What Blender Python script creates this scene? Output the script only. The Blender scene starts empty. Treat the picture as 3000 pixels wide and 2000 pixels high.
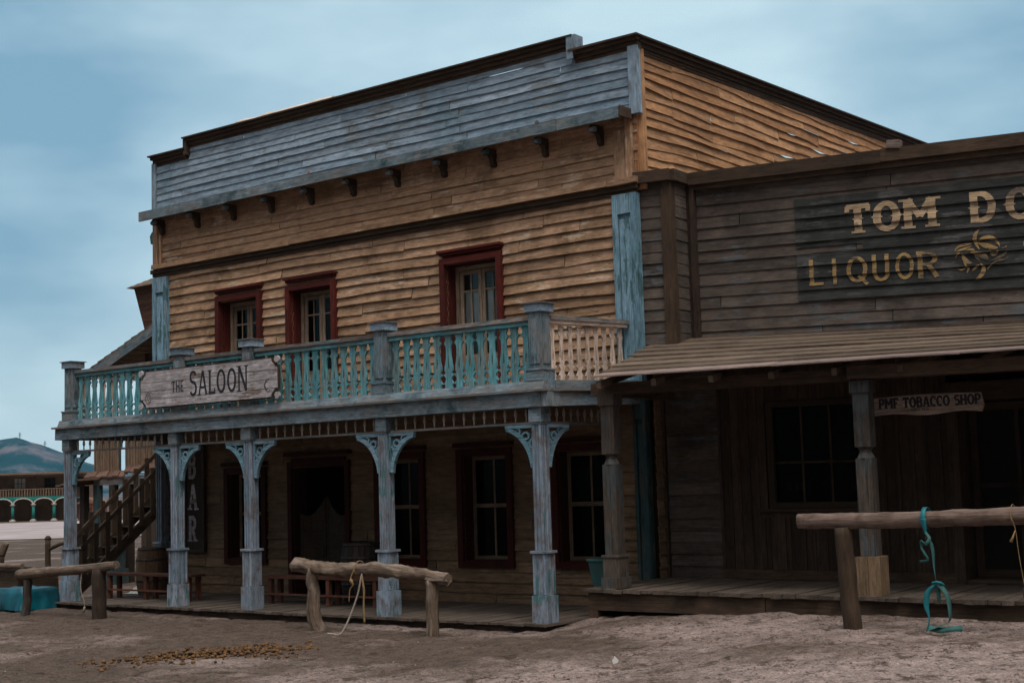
import bpy, math, random
from mathutils import Vector, Matrix, noise as mn
R = random.Random(7)
PI = math.pi
scene = bpy.context.scene
COL = scene.collection

# ---------------------------------------------------------------- camera
HT = 2.0
ROLL, PITCH = math.radians(1.7), math.atan(326 * math.cos(math.radians(1.7)) / 3267.)
fwd = Vector((0, math.cos(PITCH), math.sin(PITCH)))
r0 = Vector((1, 0, 0)); u0 = r0.cross(fwd)
cr, sr = math.cos(ROLL), math.sin(ROLL)
cright = r0 * cr - u0 * sr
cup = r0 * sr + u0 * cr
cam_d = bpy.data.cameras.new('camera'); cam = bpy.data.objects.new('camera', cam_d); COL.objects.link(cam)
cam_d.sensor_width = 36; cam_d.lens = 50.0; cam_d.clip_end = 12000; cam_d.clip_start = 0.1
M3 = Matrix((cright, cup, -fwd)).transposed()
cam.matrix_world = Matrix.Translation((0, 0, HT)) @ M3.to_4x4()
scene.camera = cam

# ---------------------------------------------------------------- view, world, sun
scene.view_settings.view_transform = 'Standard'
scene.view_settings.look = 'None'
scene.view_settings.gamma = 1
scene.view_settings.exposure = 0.0
SUN_EL, SUN_AZ = math.radians(64), math.radians(168)      # azimuth clockwise from +Y (behind the camera, a little left)
w = bpy.data.worlds.new("World"); scene.world = w; w.use_nodes = True
nt = w.node_tree; nt.nodes.clear(); N = nt.nodes.new; L = nt.links.new
out = N('ShaderNodeOutputWorld'); bg = N('ShaderNodeBackground'); L(bg.outputs[0], out.inputs[0])
bg.inputs[1].default_value = 0.10
sky = N('ShaderNodeTexSky'); sky.sky_type = 'NISHITA'; sky.sun_disc = False
sky.sun_elevation = SUN_EL; sky.sun_rotation = SUN_AZ; sky.air_density = 1.2; sky.dust_density = 2.0
tc = N('ShaderNodeTexCoord')
mp = N('ShaderNodeMapping'); mp.inputs['Scale'].default_value = (3.0, 3.0, 8.5); mp.inputs['Location'].default_value = (0.7, 0.3, 0.35)
L(tc.outputs['Generated'], mp.inputs[0])
nz = N('ShaderNodeTexNoise'); nz.inputs['Scale'].default_value = 1.3; nz.inputs['Detail'].default_value = 4.5; nz.inputs['Roughness'].default_value = 0.5
L(mp.outputs[0], nz.inputs[0])
def vdot(v):
    d = N('ShaderNodeVectorMath'); d.operation = 'DOT_PRODUCT'; v = Vector(v).normalized(); d.inputs[1].default_value = v; L(tc.outputs['Generated'], d.inputs[0]); return d.outputs['Value']
def smooth(x, a, b, c, d):
    m = N('ShaderNodeMapRange'); m.interpolation_type = 'SMOOTHSTEP'
    for i, q in zip((1, 2, 3, 4), (a, b, c, d)): m.inputs[i].default_value = q
    L(x, m.inputs[0]); return m.outputs[0]
def add(a, b):
    m = N('ShaderNodeMath'); m.operation = 'ADD'; L(a, m.inputs[0]); L(b, m.inputs[1]); return m.outputs[0]
# cloud cover: a bright bank ahead, darker masses left and right of it, a pale band low on the left
cov = add(add(smooth(nz.outputs[0], .30, .70, 0, .62), smooth(vdot((.04, .95, .33)), .93, 1.0, 0, .58)),
          add(smooth(vdot((-.36, .94, -.05)), .96, 1.0, 0, .62), add(smooth(vdot((-.42, .90, .20)), .97, 1.0, 0, -.30), smooth(vdot((.45, .88, .25)), .965, 1.0, 0, -.25))))
rmp = N('ShaderNodeValToRGB')
rmp.color_ramp.elements[0].position = 0.10; rmp.color_ramp.elements[0].color = (2.25, 4.25, 5.8, 1)
rmp.color_ramp.elements[1].position = 0.95; rmp.color_ramp.elements[1].color = (6.0, 8.1, 9.1, 1)
L(cov, rmp.inputs[0])
mx = N('ShaderNodeMixRGB'); mx.inputs[0].default_value = 0.88
L(sky.outputs[0], mx.inputs[1]); L(rmp.outputs[0], mx.inputs[2])
# overcast dome: brightest overhead where the sun stands behind the cloud, dull and dark low behind the camera
top = N('ShaderNodeMixRGB'); top.inputs[2].default_value = (21.0, 20.2, 19.8, 1)
L(smooth(vdot((math.sin(SUN_AZ) * .32, math.cos(SUN_AZ) * .32, .95)), .5, 1.0, 0, 1), top.inputs[0])
bk = N('ShaderNodeMixRGB'); bk.inputs[2].default_value = (.8, .8, .8, 1)
L(smooth(vdot((0, -1, 0)), -.2, .4, 0, 1), bk.inputs[0]); L(mx.outputs[0], bk.inputs[1])
L(bk.outputs[0], top.inputs[1]); L(top.outputs[0], bg.inputs[0])
sd = bpy.data.lights.new('sun', 'SUN'); sun = bpy.data.objects.new('sun', sd); COL.objects.link(sun)
sd.energy = 1.5; sd.angle = math.radians(16); sd.color = (1.0, 0.93, 0.84)
sun.rotation_euler = (PI / 2 - SUN_EL, 0, PI - SUN_AZ)
# sun lamp shines along -Z local; aim it from the sun direction
sdv = Vector((math.sin(SUN_AZ) * math.cos(SUN_EL), math.cos(SUN_AZ) * math.cos(SUN_EL), math.sin(SUN_EL)))
sun.rotation_euler = sdv.to_track_quat('Z', 'Y').to_euler()

# ---------------------------------------------------------------- mesh builder
class MB:
    def __init__(s, xf=None):
        s.v = []; s.f = []; s.g = []; s.t = []; s.m = []; s.xf = xf; s.smooth = []
    def add(s, verts, faces, g, tint=None, m=0, smooth=False):
        b = len(s.v)
        if s.xf: verts = [s.xf(*p) for p in verts]
        s.v += [tuple(p) for p in verts]; s.g += [tuple(q) for q in g]
        if tint is None: tint = R.random()
        s.t += [tint] * len(verts)
        for f in faces:
            s.f.append(tuple(b + i for i in f)); s.m.append(m); s.smooth.append(smooth)
    def hexa(s, P, dims, axis=None, tint=None, m=0):
        # P: eight points ordered x fastest, then y, then z
        if axis is None: axis = max(range(3), key=lambda i: dims[i])
        o = [R.random() * 50 for _ in range(3)]
        g = []
        for k in range(8):
            c = [(k & 1) * dims[0], ((k >> 1) & 1) * dims[1], ((k >> 2) & 1) * dims[2]]
            a = c[axis]; rest = [c[i] for i in range(3) if i != axis]
            g.append((a + o[0], rest[0] + o[1], rest[1] + o[2]))
        s.add(P, [(0, 2, 3, 1), (4, 5, 7, 6), (0, 1, 5, 4), (2, 6, 7, 3), (0, 4, 6, 2), (1, 3, 7, 5)], g, tint, m)
    def box(s, x0, x1, y0, y1, z0, z1, axis=None, tint=None, m=0, jit=0):
        j = (lambda: R.uniform(-jit, jit)) if jit else (lambda: 0)
        P = [((x0, x1)[k & 1] + j(), (y0, y1)[(k >> 1) & 1] + j(), (z0, z1)[(k >> 2) & 1] + j()) for k in range(8)]
        s.hexa(P, (x1 - x0, y1 - y0, z1 - z0), axis, tint, m)
    def beam(s, a, b, w, h, up=(0, 0, 1), tint=None, m=0):
        a, b = Vector(a), Vector(b); d = b - a; ln = d.length; d.normalize()
        up = Vector(up); sx = d.cross(up)
        if sx.length < 1e-4: sx = d.cross(Vector((0, 1, 0)))
        sx.normalize(); uz = sx.cross(d)
        P = [a + d * (ln * (k & 1)) + sx * (w * (((k >> 1) & 1) - .5)) * -1 + uz * (h * (((k >> 2) & 1) - .5)) for k in range(8)]
        s.hexa([tuple(p) for p in P], (ln, w, h), 0, tint, m)
    def prism(s, poly, y0, y1, plane='xz', tint=None, m=0, closed_sides=None, vert=False):
        # poly: list of 2D points, extruded along the third axis
        n = len(poly)
        def P(a, b, c):
            return (a, c, b) if plane == 'xz' else ((c, a, b) if plane == 'yz' else (a, b, c))
        o = [R.random() * 50 for _ in range(3)]
        V = [P(a, b, y0) for a, b in poly] + [P(a, b, y1) for a, b in poly]
        G = [((b if vert else a) + o[0], (a if vert else b) + o[1], c + o[2]) for c in (y0, y1) for a, b in poly]
        area = sum(poly[i][0] * poly[(i + 1) % n][1] - poly[(i + 1) % n][0] * poly[i][1] for i in range(n))
        F = [tuple(range(n)), tuple(reversed(range(n, 2 * n)))]
        for i in range(n):
            if closed_sides and i in closed_sides: continue
            j = (i + 1) % n; F.append((j, i, n + i, n + j))
        flip = (area < 0) != (plane == 'yz') != (plane == 'xy')
        if flip: F = [tuple(reversed(f)) for f in F]
        s.add(V, F, G, tint, m)
    def band(s, pts, wd, y0, y1, plane='xz', tint=None, m=0):
        n = len(pts)
        L_, R_ = [], []
        for i, p in enumerate(pts):
            a = pts[max(i - 1, 0)]; b = pts[min(i + 1, n - 1)]
            dx, dz = b[0] - a[0], b[1] - a[1]; l = math.hypot(dx, dz) or 1
            ww = wd(i / (n - 1)) if callable(wd) else wd
            nx, nz_ = -dz / l * ww / 2, dx / l * ww / 2
            L_.append((p[0] + nx, p[1] + nz_)); R_.append((p[0] - nx, p[1] - nz_))
        s.prism(R_ + L_[::-1], y0, y1, plane, tint, m)
    def tube(s, pts, rad, n=10, rough=0.0, tint=None, m=0, cap=True, seed=0, sq=1.0, smooth=True):
        pts = [Vector(p) for p in pts]; K = len(pts); V = []; G = []; o = R.random() * 40; ln = 0
        ref = None
        for i, p in enumerate(pts):
            d = (pts[min(i + 1, K - 1)] - pts[max(i - 1, 0)]).normalized()
            if ref is None: ref = d.orthogonal().normalized()
            ref = (ref - d * ref.dot(d)).normalized(); bi = d.cross(ref)
            r = rad[i] if isinstance(rad, (list, tuple)) else rad
            if i: ln += (p - pts[i - 1]).length
            for k in range(n):
                a = 2 * PI * k / n
                rr = r
                if rough: rr *= 1 + rough * mn.noise(Vector((ln * 4 + seed * 9.1, math.cos(a) * 1.3, math.sin(a) * 1.3))) + rough * .5 * mn.noise(Vector((ln * 13 + seed, math.cos(a) * 4, math.sin(a) * 4)))
                V.append(p + ref * math.cos(a) * rr + bi * math.sin(a) * rr * sq)
                G.append((ln + o, math.cos(a) * .12 + o, math.sin(a) * .12 + seed))
        F = []
        for i in range(K - 1):
            for k in range(n):
                k2 = (k + 1) % n
                F.append((i * n + k, i * n + k2, (i + 1) * n + k2, (i + 1) * n + k))
        s.add([tuple(v) for v in V], F, G, tint, m, smooth)
        if cap:
            b = len(s.v) - len(V)
            s.f.append(tuple(b + k for k in reversed(range(n)))); s.m.append(m); s.smooth.append(False)
            s.f.append(tuple(b + (K - 1) * n + k for k in range(n))); s.m.append(m); s.smooth.append(False)
    def lathe(s, prof, cx=0, cy=0, n=12, tint=None, m=0, smooth=True):
        V = []; G = []; o = R.random() * 30
        for (r, z) in prof:
            for k in range(n):
                a = 2 * PI * k / n; V.append((cx + r * math.cos(a), cy + r * math.sin(a), z)); G.append((z + o, a * .15 + o, o))
        F = []
        for i in range(len(prof) - 1):
            for k in range(n):
                k2 = (k + 1) % n; F.append((i * n + k, i * n + k2, (i + 1) * n + k2, (i + 1) * n + k))
        F.append(tuple(reversed(range(n)))); F.append(tuple((len(prof) - 1) * n + k for k in range(n)))
        s.add(V, F, G, tint, m, smooth)
    def build(s, name, mats, parent=None, loc=None):
        me = bpy.data.meshes.new(name); me.from_pydata(s.v, [], s.f)
        if not isinstance(mats, (list, tuple)): mats = [mats]
        for x in mats: me.materials.append(x)
        a = me.attributes.new('gco', 'FLOAT_VECTOR', 'POINT'); a.data.foreach_set('vector', [c for q in s.g for c in q])
        a = me.attributes.new('tint', 'FLOAT', 'POINT'); a.data.foreach_set('value', s.t)
        me.polygons.foreach_set('material_index', s.m); me.polygons.foreach_set('use_smooth', s.smooth)
        me.update()
        o = bpy.data.objects.new(name, me); COL.objects.link(o)
        if parent: o.parent = parent
        if loc: o.location = loc
        return o

def tag(o, label=None, cat=None, group=None, kind=None):
    if label: o['label'] = label
    if cat: o['category'] = cat
    if group: o['group'] = group
    if kind: o['kind'] = kind
    return o
def empty(name, loc=(0, 0, 0), rz=0):
    o = bpy.data.objects.new(name, None); COL.objects.link(o); o.location = loc; o.rotation_euler = (0, 0, rz)
    o.empty_display_size = .3
    return o
def copy_tree(o, parent=None):
    c = o.copy(); COL.objects.link(c); c.parent = parent
    for ch in list(o.children): copy_tree(ch, c)
    return c

# ---------------------------------------------------------------- materials
def lin(h):
    h = h.lstrip('#'); c = [int(h[i:i + 2], 16) / 255 for i in (0, 2, 4)]
    return tuple([(x / 12.92 if x <= .04045 else ((x + .055) / 1.055) ** 2.4) for x in c] + [1])
def newmat(name):
    m = bpy.data.materials.new(name); m.use_nodes = True; m.node_tree.nodes.clear()
    return m, m.node_tree.nodes.new, m.node_tree.links.new
def wood(name, c1, c2, dark=None, peel=None, peel_amt=0.0, patch=None, patch_amt=.35, rough=.85, gs=1.0, bump=.35, crack=.5, knots=.4, patch_scale=1.1, gc=1.0):
    m, N, L = newmat(name)
    out = N('ShaderNodeOutputMaterial'); b = N('ShaderNodeBsdfPrincipled'); L(b.outputs[0], out.inputs[0])
    b.inputs['Roughness'].default_value = rough; b.inputs['Specular IOR Level'].default_value = 0.25
    at0 = N('ShaderNodeAttribute'); at0.attribute_name = 'gco'
    ti = N('ShaderNodeAttribute'); ti.attribute_name = 'tint'
    oi = N('ShaderNodeObjectInfo'); tc0 = N('ShaderNodeTexCoord')
    rs = N('ShaderNodeMath'); rs.operation = 'MULTIPLY'; rs.inputs[1].default_value = 43.0; L(oi.outputs['Random'], rs.inputs[0])
    class Shift:
        def __init__(s_, sock, name):
            v = N('ShaderNodeVectorMath'); v.operation = 'ADD'; L(sock, v.inputs[0]); L(rs.outputs[0], v.inputs[1]); s_.outputs = {name: v.outputs[0]}
    at = Shift(at0.outputs['Vector'], 'Vector'); tc = Shift(tc0.outputs['Object'], 'Object')
    def noise(vec, sc, mscale=None, detail=4, rough_=.55):
        if mscale:
            mp = N('ShaderNodeMapping'); mp.inputs['Scale'].default_value = mscale; L(vec, mp.inputs[0]); vec = mp.outputs[0]
        n = N('ShaderNodeTexNoise'); n.inputs['Scale'].default_value = sc; n.inputs['Detail'].default_value = detail
        n.inputs['Roughness'].default_value = rough_; L(vec, n.inputs[0]); return n.outputs[0]
    def rng(x, a, b_, c=0., d=1.):
        r = N('ShaderNodeMapRange'); r.inputs[1].default_value = a; r.inputs[2].default_value = b_; r.inputs[3].default_value = c; r.inputs[4].default_value = d
        L(x, r.inputs[0]); return r.outputs[0]
    def mix(f, a, b_, mode='MIX'):
        n = N('ShaderNodeMixRGB'); n.blend_type = mode
        for i, x in enumerate((f, a, b_)):
            if hasattr(x, 'is_linked') or hasattr(x, 'links'): L(x, n.inputs[i])
            elif isinstance(x, (int, float)): n.inputs[i].default_value = x if i == 0 else (x, x, x, 1)
            else: n.inputs[i].default_value = x
        return n.outputs[0]
    def math_(op, a, b_=None):
        n = N('ShaderNodeMath'); n.operation = op
        for i, x in enumerate((a, b_)):
            if x is None: continue
            if isinstance(x, (int, float)): n.inputs[i].default_value = x
            else: L(x, n.inputs[i])
        return n.outputs[0]
    dark = dark or tuple([c * .35 for c in c1[:3]] + [1])
    t = math_('FRACT', math_('ADD', ti.outputs['Fac'], math_('MULTIPLY', oi.outputs['Random'], 1.0)))
    grain = noise(at.outputs['Vector'], 1.0 * gs, (2.6, 55, 55), 6, .66)
    fine = noise(at.outputs['Vector'], 1.0 * gs, (9, 170, 170), 3, .6)
    blot = noise(at.outputs['Vector'], 1.0, (5, 16, 16), 6, .7)
    col = mix(t, c1, c2)
    # plank value variation
    v = rng(math_('FRACT', math_('MULTIPLY', t, 7.31)), 0, 1, .78, 1.15)
    col = mix(1.0, col, v, 'MULTIPLY')
    if patch:
        pn = noise(tc.outputs['Object'], patch_scale, None, 5, .6)
        pn = rng(pn, .5, .66)
        col = mix(math_('MULTIPLY', pn, patch_amt), col, patch)
    if peel:
        pe = noise(at.outputs['Vector'], 1.0, (1.6, 13, 13), 8, .7)
        pb = noise(tc.outputs['Object'], 1.7, None, 4, .6)
        pf = rng(math_('ADD', pe, math_('MULTIPLY', math_('SUBTRACT', pb, .5), .8)), .62 - peel_amt * .3, .66 - peel_amt * .3)
        pf = math_('MINIMUM', math_('MAXIMUM', pf, 0.), 1.)
        col = mix(pf, col, peel)
    g1 = rng(grain, .32, .70, 1 - .38 * gc, 1 + .18 * gc)
    col = mix(1.0, col, g1, 'MULTIPLY')
    f1 = rng(fine, .3, .7, 1 - .22 * gc, 1 + .16 * gc)
    col = mix(1.0, col, f1, 'MULTIPLY')
    col = mix(1.0, col, rng(blot, .36, .62, .66, 1.12), 'MULTIPLY')
    ck = noise(at.outputs['Vector'], 1.0, (.7, 38, 38), 2, .5)
    ckf = rng(ck, .64, .70, 0, crack)
    col = mix(ckf, col, dark)
    if knots:
        mp = N('ShaderNodeMapping'); mp.inputs['Scale'].default_value = (3.2, 8, 8); L(at.outputs['Vector'], mp.inputs[0])
        vo = N('ShaderNodeTexVoronoi'); vo.inputs['Scale'].default_value = 1.0; L(mp.outputs[0], vo.inputs[0])
        kf = rng(vo.outputs['Distance'], .13, .06, 0, knots)
        col = mix(kf, col, dark)
    L(col, b.inputs['Base Color'])
    bp = N('ShaderNodeBump'); bp.inputs['Strength'].default_value = bump; bp.inputs['Distance'].default_value = .01
    hh = math_('ADD', grain, math_('MULTIPLY', ckf, -.6)); L(hh, bp.inputs['Height']); L(bp.outputs[0], b.inputs['Normal'])
    return m
def plain(name, col, rough=.7, metal=0., spec=.3, nscale=6, var=.25, bump=.0, col2=None):
    m, N, L = newmat(name)
    out = N('ShaderNodeOutputMaterial'); b = N('ShaderNodeBsdfPrincipled'); L(b.outputs[0], out.inputs[0])
    b.inputs['Roughness'].default_value = rough; b.inputs['Metallic'].default_value = metal; b.inputs['Specular IOR Level'].default_value = spec
    tc = N('ShaderNodeTexCoord'); n = N('ShaderNodeTexNoise'); n.inputs['Scale'].default_value = nscale; n.inputs['Detail'].default_value = 6
    L(tc.outputs['Object'], n.inputs[0])
    r = N('ShaderNodeValToRGB'); r.color_ramp.elements[0].position = .35; r.color_ramp.elements[1].position = .65
    r.color_ramp.elements[0].color = col2 or tuple([c * (1 - var) for c in col[:3]] + [1]); r.color_ramp.elements[1].color = tuple([c * (1 + var * .6) for c in col[:3]] + [1])
    L(n.outputs[0], r.inputs[0]); L(r.outputs[0], b.inputs['Base Color'])
    if bump:
        bp = N('ShaderNodeBump'); bp.inputs['Strength'].default_value = bump; bp.inputs['Distance'].default_value = .02; L(n.outputs[0], bp.inputs['Height']); L(bp.outputs[0], b.inputs['Normal'])
    return m
M = {}
def K(r, g, b): return (r, g, b, 1)
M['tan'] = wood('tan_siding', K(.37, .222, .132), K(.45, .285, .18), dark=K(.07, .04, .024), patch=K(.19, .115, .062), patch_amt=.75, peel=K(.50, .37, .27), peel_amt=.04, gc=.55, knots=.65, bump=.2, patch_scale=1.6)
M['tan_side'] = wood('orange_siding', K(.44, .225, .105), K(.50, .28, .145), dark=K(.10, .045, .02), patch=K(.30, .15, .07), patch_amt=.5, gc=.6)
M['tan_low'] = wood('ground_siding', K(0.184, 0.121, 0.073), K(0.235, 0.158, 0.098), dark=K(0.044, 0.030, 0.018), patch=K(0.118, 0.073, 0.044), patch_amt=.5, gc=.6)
M['bluegrey'] = wood('blue_grey_boards', K(.24, .33, .42), K(.31, .39, .47), dark=K(.03, .05, .06), peel=K(.20, .23, .25), peel_amt=.12, patch=K(.11, .20, .25), patch_amt=.5, gc=.6)
M['bluepaint'] = wood('weathered_blue_paint', K(.17, .32, .42), K(.24, .37, .46), dark=K(.02, .05, .06), peel=K(.08, .17, .19), peel_amt=.18, patch=K(.12, .28, .30), patch_amt=.45)
M['bluegrain'] = wood('worn_blue_beam', K(0.150, 0.216, 0.255), K(0.202, 0.264, 0.304), dark=K(0.018, 0.031, 0.035), peel=K(0.194, 0.211, 0.220), peel_amt=.4, patch=K(0.040, 0.075, 0.084), patch_amt=.85, patch_scale=2.6)
M['post'] = wood('worn_blue_post', K(0.220, 0.290, 0.370), K(0.290, 0.334, 0.396), dark=K(0.026, 0.035, 0.044), peel=K(0.088, 0.185, 0.202), peel_amt=.12, patch=K(0.150, 0.106, 0.088), patch_amt=.8, patch_scale=3.2, crack=.7, gc=.9)
M['teal'] = wood('teal_paint', K(.11, .32, .37), K(.15, .39, .44), dark=K(0.020, 0.100, 0.110), peel=K(0.17, 0.26, 0.27), peel_amt=.3, patch=K(0.050, 0.240, 0.260), patch_amt=.5, crack=.2, knots=.1)
M['cream'] = wood('cream_paint', K(.70, .54, .44), K(.74, .58, .48), dark=K(.2, .12, .08), peel=K(.40, .28, .2), peel_amt=.05, crack=.15, knots=.1)
M['greytop'] = wood('grey_rail_wood', K(0.200, 0.168, 0.152), K(0.256, 0.224, 0.208), dark=K(0.040, 0.032, 0.032), peel=K(0.160, 0.192, 0.200), peel_amt=.3)
M['brown'] = wood('brown_trim', K(0.061, 0.039, 0.024), K(0.089, 0.057, 0.037), dark=K(0.012, 0.007, 0.005), patch=K(0.037, 0.024, 0.016), patch_amt=.6)
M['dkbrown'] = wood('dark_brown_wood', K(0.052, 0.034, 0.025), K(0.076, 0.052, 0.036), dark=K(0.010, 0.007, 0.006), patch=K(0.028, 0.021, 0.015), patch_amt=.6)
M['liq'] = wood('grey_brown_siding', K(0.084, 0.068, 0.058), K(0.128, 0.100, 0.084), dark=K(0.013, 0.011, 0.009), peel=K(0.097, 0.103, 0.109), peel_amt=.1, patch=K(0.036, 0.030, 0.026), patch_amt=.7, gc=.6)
M['blackpaint'] = wood('faded_black_paint', K(.024, .026, .026), K(.034, .036, .035), dark=K(.008, .008, .008), peel=K(.075, .075, .072), peel_amt=.16, patch=K(.060, .062, .058), patch_amt=.75, knots=.1, patch_scale=2.2)
M['lettering'] = wood('faded_cream_lettering', K(.42, .30, .18), K(.48, .35, .22), dark=K(.05, .04, .03), peel=K(.13, .10, .08), peel_amt=.15, patch=K(.22, .17, .12), patch_amt=.5, patch_scale=5)
M['lettering2'] = wood('faded_ochre_lettering', K(0.357, 0.230, 0.093), K(0.391, 0.255, 0.111), dark=K(0.043, 0.034, 0.025), peel=K(0.102, 0.081, 0.060), peel_amt=.2, patch=K(.20, .14, .08), patch_amt=.6, patch_scale=5)
M['roofb'] = wood('dry_roof_boards', K(0.116, 0.082, 0.058), K(0.177, 0.129, 0.095), dark=K(0.020, 0.014, 0.010), patch=K(0.068, 0.048, 0.034), patch_amt=.6, gc=.6)
M['roofpale'] = wood('pale_pink_boards', K(0.211, 0.156, 0.133), K(0.239, 0.178, 0.156), dark=K(0.046, 0.032, 0.027), patch=K(0.156, 0.115, 0.097), patch_amt=.5, gc=.6)
M['porchgrey'] = wood('grey_brown_post', K(0.078, 0.062, 0.050), K(0.106, 0.084, 0.070), dark=K(0.014, 0.011, 0.010), peel=K(0.073, 0.081, 0.084), peel_amt=.4, crack=.8)
M['rawpine'] = wood('raw_pine', K(0.180, 0.120, 0.072), K(0.204, 0.138, 0.084), dark=K(0.048, 0.030, 0.018))
M['deck'] = wood('dusty_deck_boards', K(0.099, 0.077, 0.059), K(0.134, 0.104, 0.085), dark=K(0.020, 0.015, 0.013), patch=K(0.065, 0.050, 0.040), patch_amt=.6)
M['red'] = wood('oxblood_paint', K(0.084, 0.012, 0.008), K(0.101, 0.015, 0.009), dark=K(0.021, 0.005, 0.004), peel=K(0.067, 0.013, 0.009), peel_amt=.1, crack=.2, knots=.05)
M['darkred'] = wood('dark_red_trim', K(0.050, 0.009, 0.006), K(0.060, 0.011, 0.008), dark=K(0.015, 0.004, 0.003), crack=.2, knots=0)
M['sash'] = wood('pale_sash_wood', K(0.195, 0.143, 0.098), K(0.240, 0.180, 0.128), dark=K(0.060, 0.038, 0.022), knots=0, crack=.2)
M['benchred'] = wood('reddish_bench_wood', K(0.102, 0.039, 0.024), K(0.132, 0.054, 0.033), dark=K(0.024, 0.012, 0.007))
M['log'] = wood('weathered_log', K(0.177, 0.126, 0.088), K(0.218, 0.156, 0.116), dark=K(0.034, 0.020, 0.014), peel=K(0.245, 0.190, 0.150), peel_amt=.3, patch=K(0.102, 0.068, 0.044), patch_amt=.8, patch_scale=5, bump=1.0, crack=.9)
M['logpink'] = wood('pinkish_log', K(0.171, 0.119, 0.095), K(0.199, 0.142, 0.119), dark=K(0.039, 0.023, 0.019), patch=K(0.095, 0.062, 0.043), patch_amt=.8, patch_scale=4, bump=.9, crack=.8)
M['barrel'] = wood('barrel_staves', K(0.120, 0.075, 0.042), K(0.156, 0.102, 0.060), dark=K(0.024, 0.015, 0.009))
M['dkbarrel'] = wood('dark_barrel_staves', K(.04, .032, .027), K(.06, .047, .038), dark=K(.01, .01, .01))
M['signwood'] = wood('whitewashed_sign_boards', K(.42, .38, .40), K(.50, .46, .47), dark=K(.08, .06, .05), peel=K(.24, .19, .165), peel_amt=.2, patch=K(.62, .59, .62), patch_amt=.8, patch_scale=3)
M['sign2'] = wood('dusty_plank_sign', K(0.252, 0.189, 0.147), K(0.294, 0.220, 0.173), dark=K(0.053, 0.042, 0.032), peel=K(0.357, 0.294, 0.262), peel_amt=.3)
M['shingle'] = wood('brown_shingles', K(0.150, 0.098, 0.068), K(0.203, 0.135, 0.090), dark=K(0.030, 0.022, 0.015), patch=K(0.105, 0.083, 0.038), patch_amt=.5)
M['brick'] = wood('reddish_shakes', K(0.123, 0.062, 0.042), K(0.157, 0.084, 0.056), dark=K(0.028, 0.017, 0.011))
M['palewall'] = wood('pale_batten_wall', K(0.216, 0.144, 0.096), K(0.264, 0.180, 0.126), dark=K(0.042, 0.030, 0.018))
M['green'] = wood('far_teal_paint', K(.02, .22, .19), K(.03, .27, .23), knots=0, crack=.1)
M['dkteal'] = wood('dark_teal_paint', K(0.028, 0.068, 0.076), K(0.040, 0.088, 0.096), dark=K(0.008, 0.016, 0.016), peel=K(0.064, 0.080, 0.080), peel_amt=.3)
M['ink'] = plain('black_sign_paint', K(.018, .018, .025), .7)
M['engrave'] = plain('burnt_brown_line', K(.07, .045, .03), .8)
M['iron'] = plain('dark_iron', K(.05, .042, .038), .55, .6, .4, 20, .4)
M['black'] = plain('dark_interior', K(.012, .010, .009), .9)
M['rope'] = plain('pale_rope', K(0.294, 0.252, 0.210), .9, nscale=60, var=.4, bump=.5)
M['twine'] = plain('ochre_twine', K(0.240, 0.162, 0.078), .9, nscale=60, var=.4)
M['strap'] = plain('teal_webbing', K(0.010, 0.151, 0.182), .6, nscale=4, var=.35)
M['strapdk'] = plain('faded_teal_webbing', K(0.030, 0.113, 0.107), .7, nscale=6, var=.4)
M['tarp'] = plain('teal_tarpaulin', K(0.000, 0.067, 0.092), .42, spec=.4, nscale=3, var=.5)
M['tub'] = plain('teal_tub_paint', K(0.024, 0.073, 0.073), .6, nscale=5, var=.3)
M['curtain'] = plain('white_curtain_cloth', K(.80, .82, .85), .9, nscale=3, var=.15)
M['dung'] = plain('horse_dung', K(.125, .062, .022), .95, nscale=9, var=.7, bump=.5, col2=K(.03, .019, .011))
M['clod'] = plain('dry_soil_clods', K(0.102, 0.075, 0.060), .95, nscale=3, var=.5)
M['pebble'] = plain('pale_pebble', K(.34, .29, .25), .9)
M['white'] = plain('dusty_white', K(.62, .62, .60), .8, nscale=8, var=.15)
M['canvas'] = plain('pale_canvas', K(.66, .56, .48), .9, nscale=3, var=.2)
M['lampgreen'] = plain('dull_green_metal', K(.06, .14, .13), .5, .3)
M['farplaster'] = plain('ochre_plaster', K(.17, .10, .065), .9, nscale=.8, var=.3)
M['farwhite'] = plain('white_trim', K(.50, .46, .42), .8)
M['rust'] = plain('red_plaster', K(0.198, 0.072, 0.042), .9, nscale=1.5, var=.35)
def glassmat(name='window_glass', tcol=(.40, .52, .52, 1), gcol=(.12, .18, .19, 1)):
    m, N, L = newmat(name)
    out = N('ShaderNodeOutputMaterial'); mix = N('ShaderNodeMixShader'); tr = N('ShaderNodeBsdfTransparent'); gl = N('ShaderNodeBsdfGlossy')
    gl.inputs['Roughness'].default_value = .08; gl.inputs['Color'].default_value = gcol; tr.inputs[0].default_value = tcol
    fr = N('ShaderNodeFresnel'); fr.inputs[0].default_value = 1.5
    L(fr.outputs[0], mix.inputs[0]); L(tr.outputs[0], mix.inputs[1]); L(gl.outputs[0], mix.inputs[2]); L(mix.outputs[0], out.inputs[0])
    return m
M['glass'] = glassmat(tcol=(.38, .42, .42, 1), gcol=(.07, .075, .075, 1)); M['glassup'] = glassmat('upper_window_glass', (.96, .98, .98, 1), (.3, .42, .42, 1))
M['sashup'] = wood('pale_french_door_wood', K(.30, .22, .155), K(.36, .27, .20), dark=K(.08, .05, .03), knots=0, crack=.2)
M['spin'] = wood('pale_spindle_wood', K(.38, .35, .32), K(.46, .42, .38), dark=K(.1, .08, .07), knots=0)
M['roompaint'] = plain('dark_green_room', K(.07, .19, .18), .9)

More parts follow.
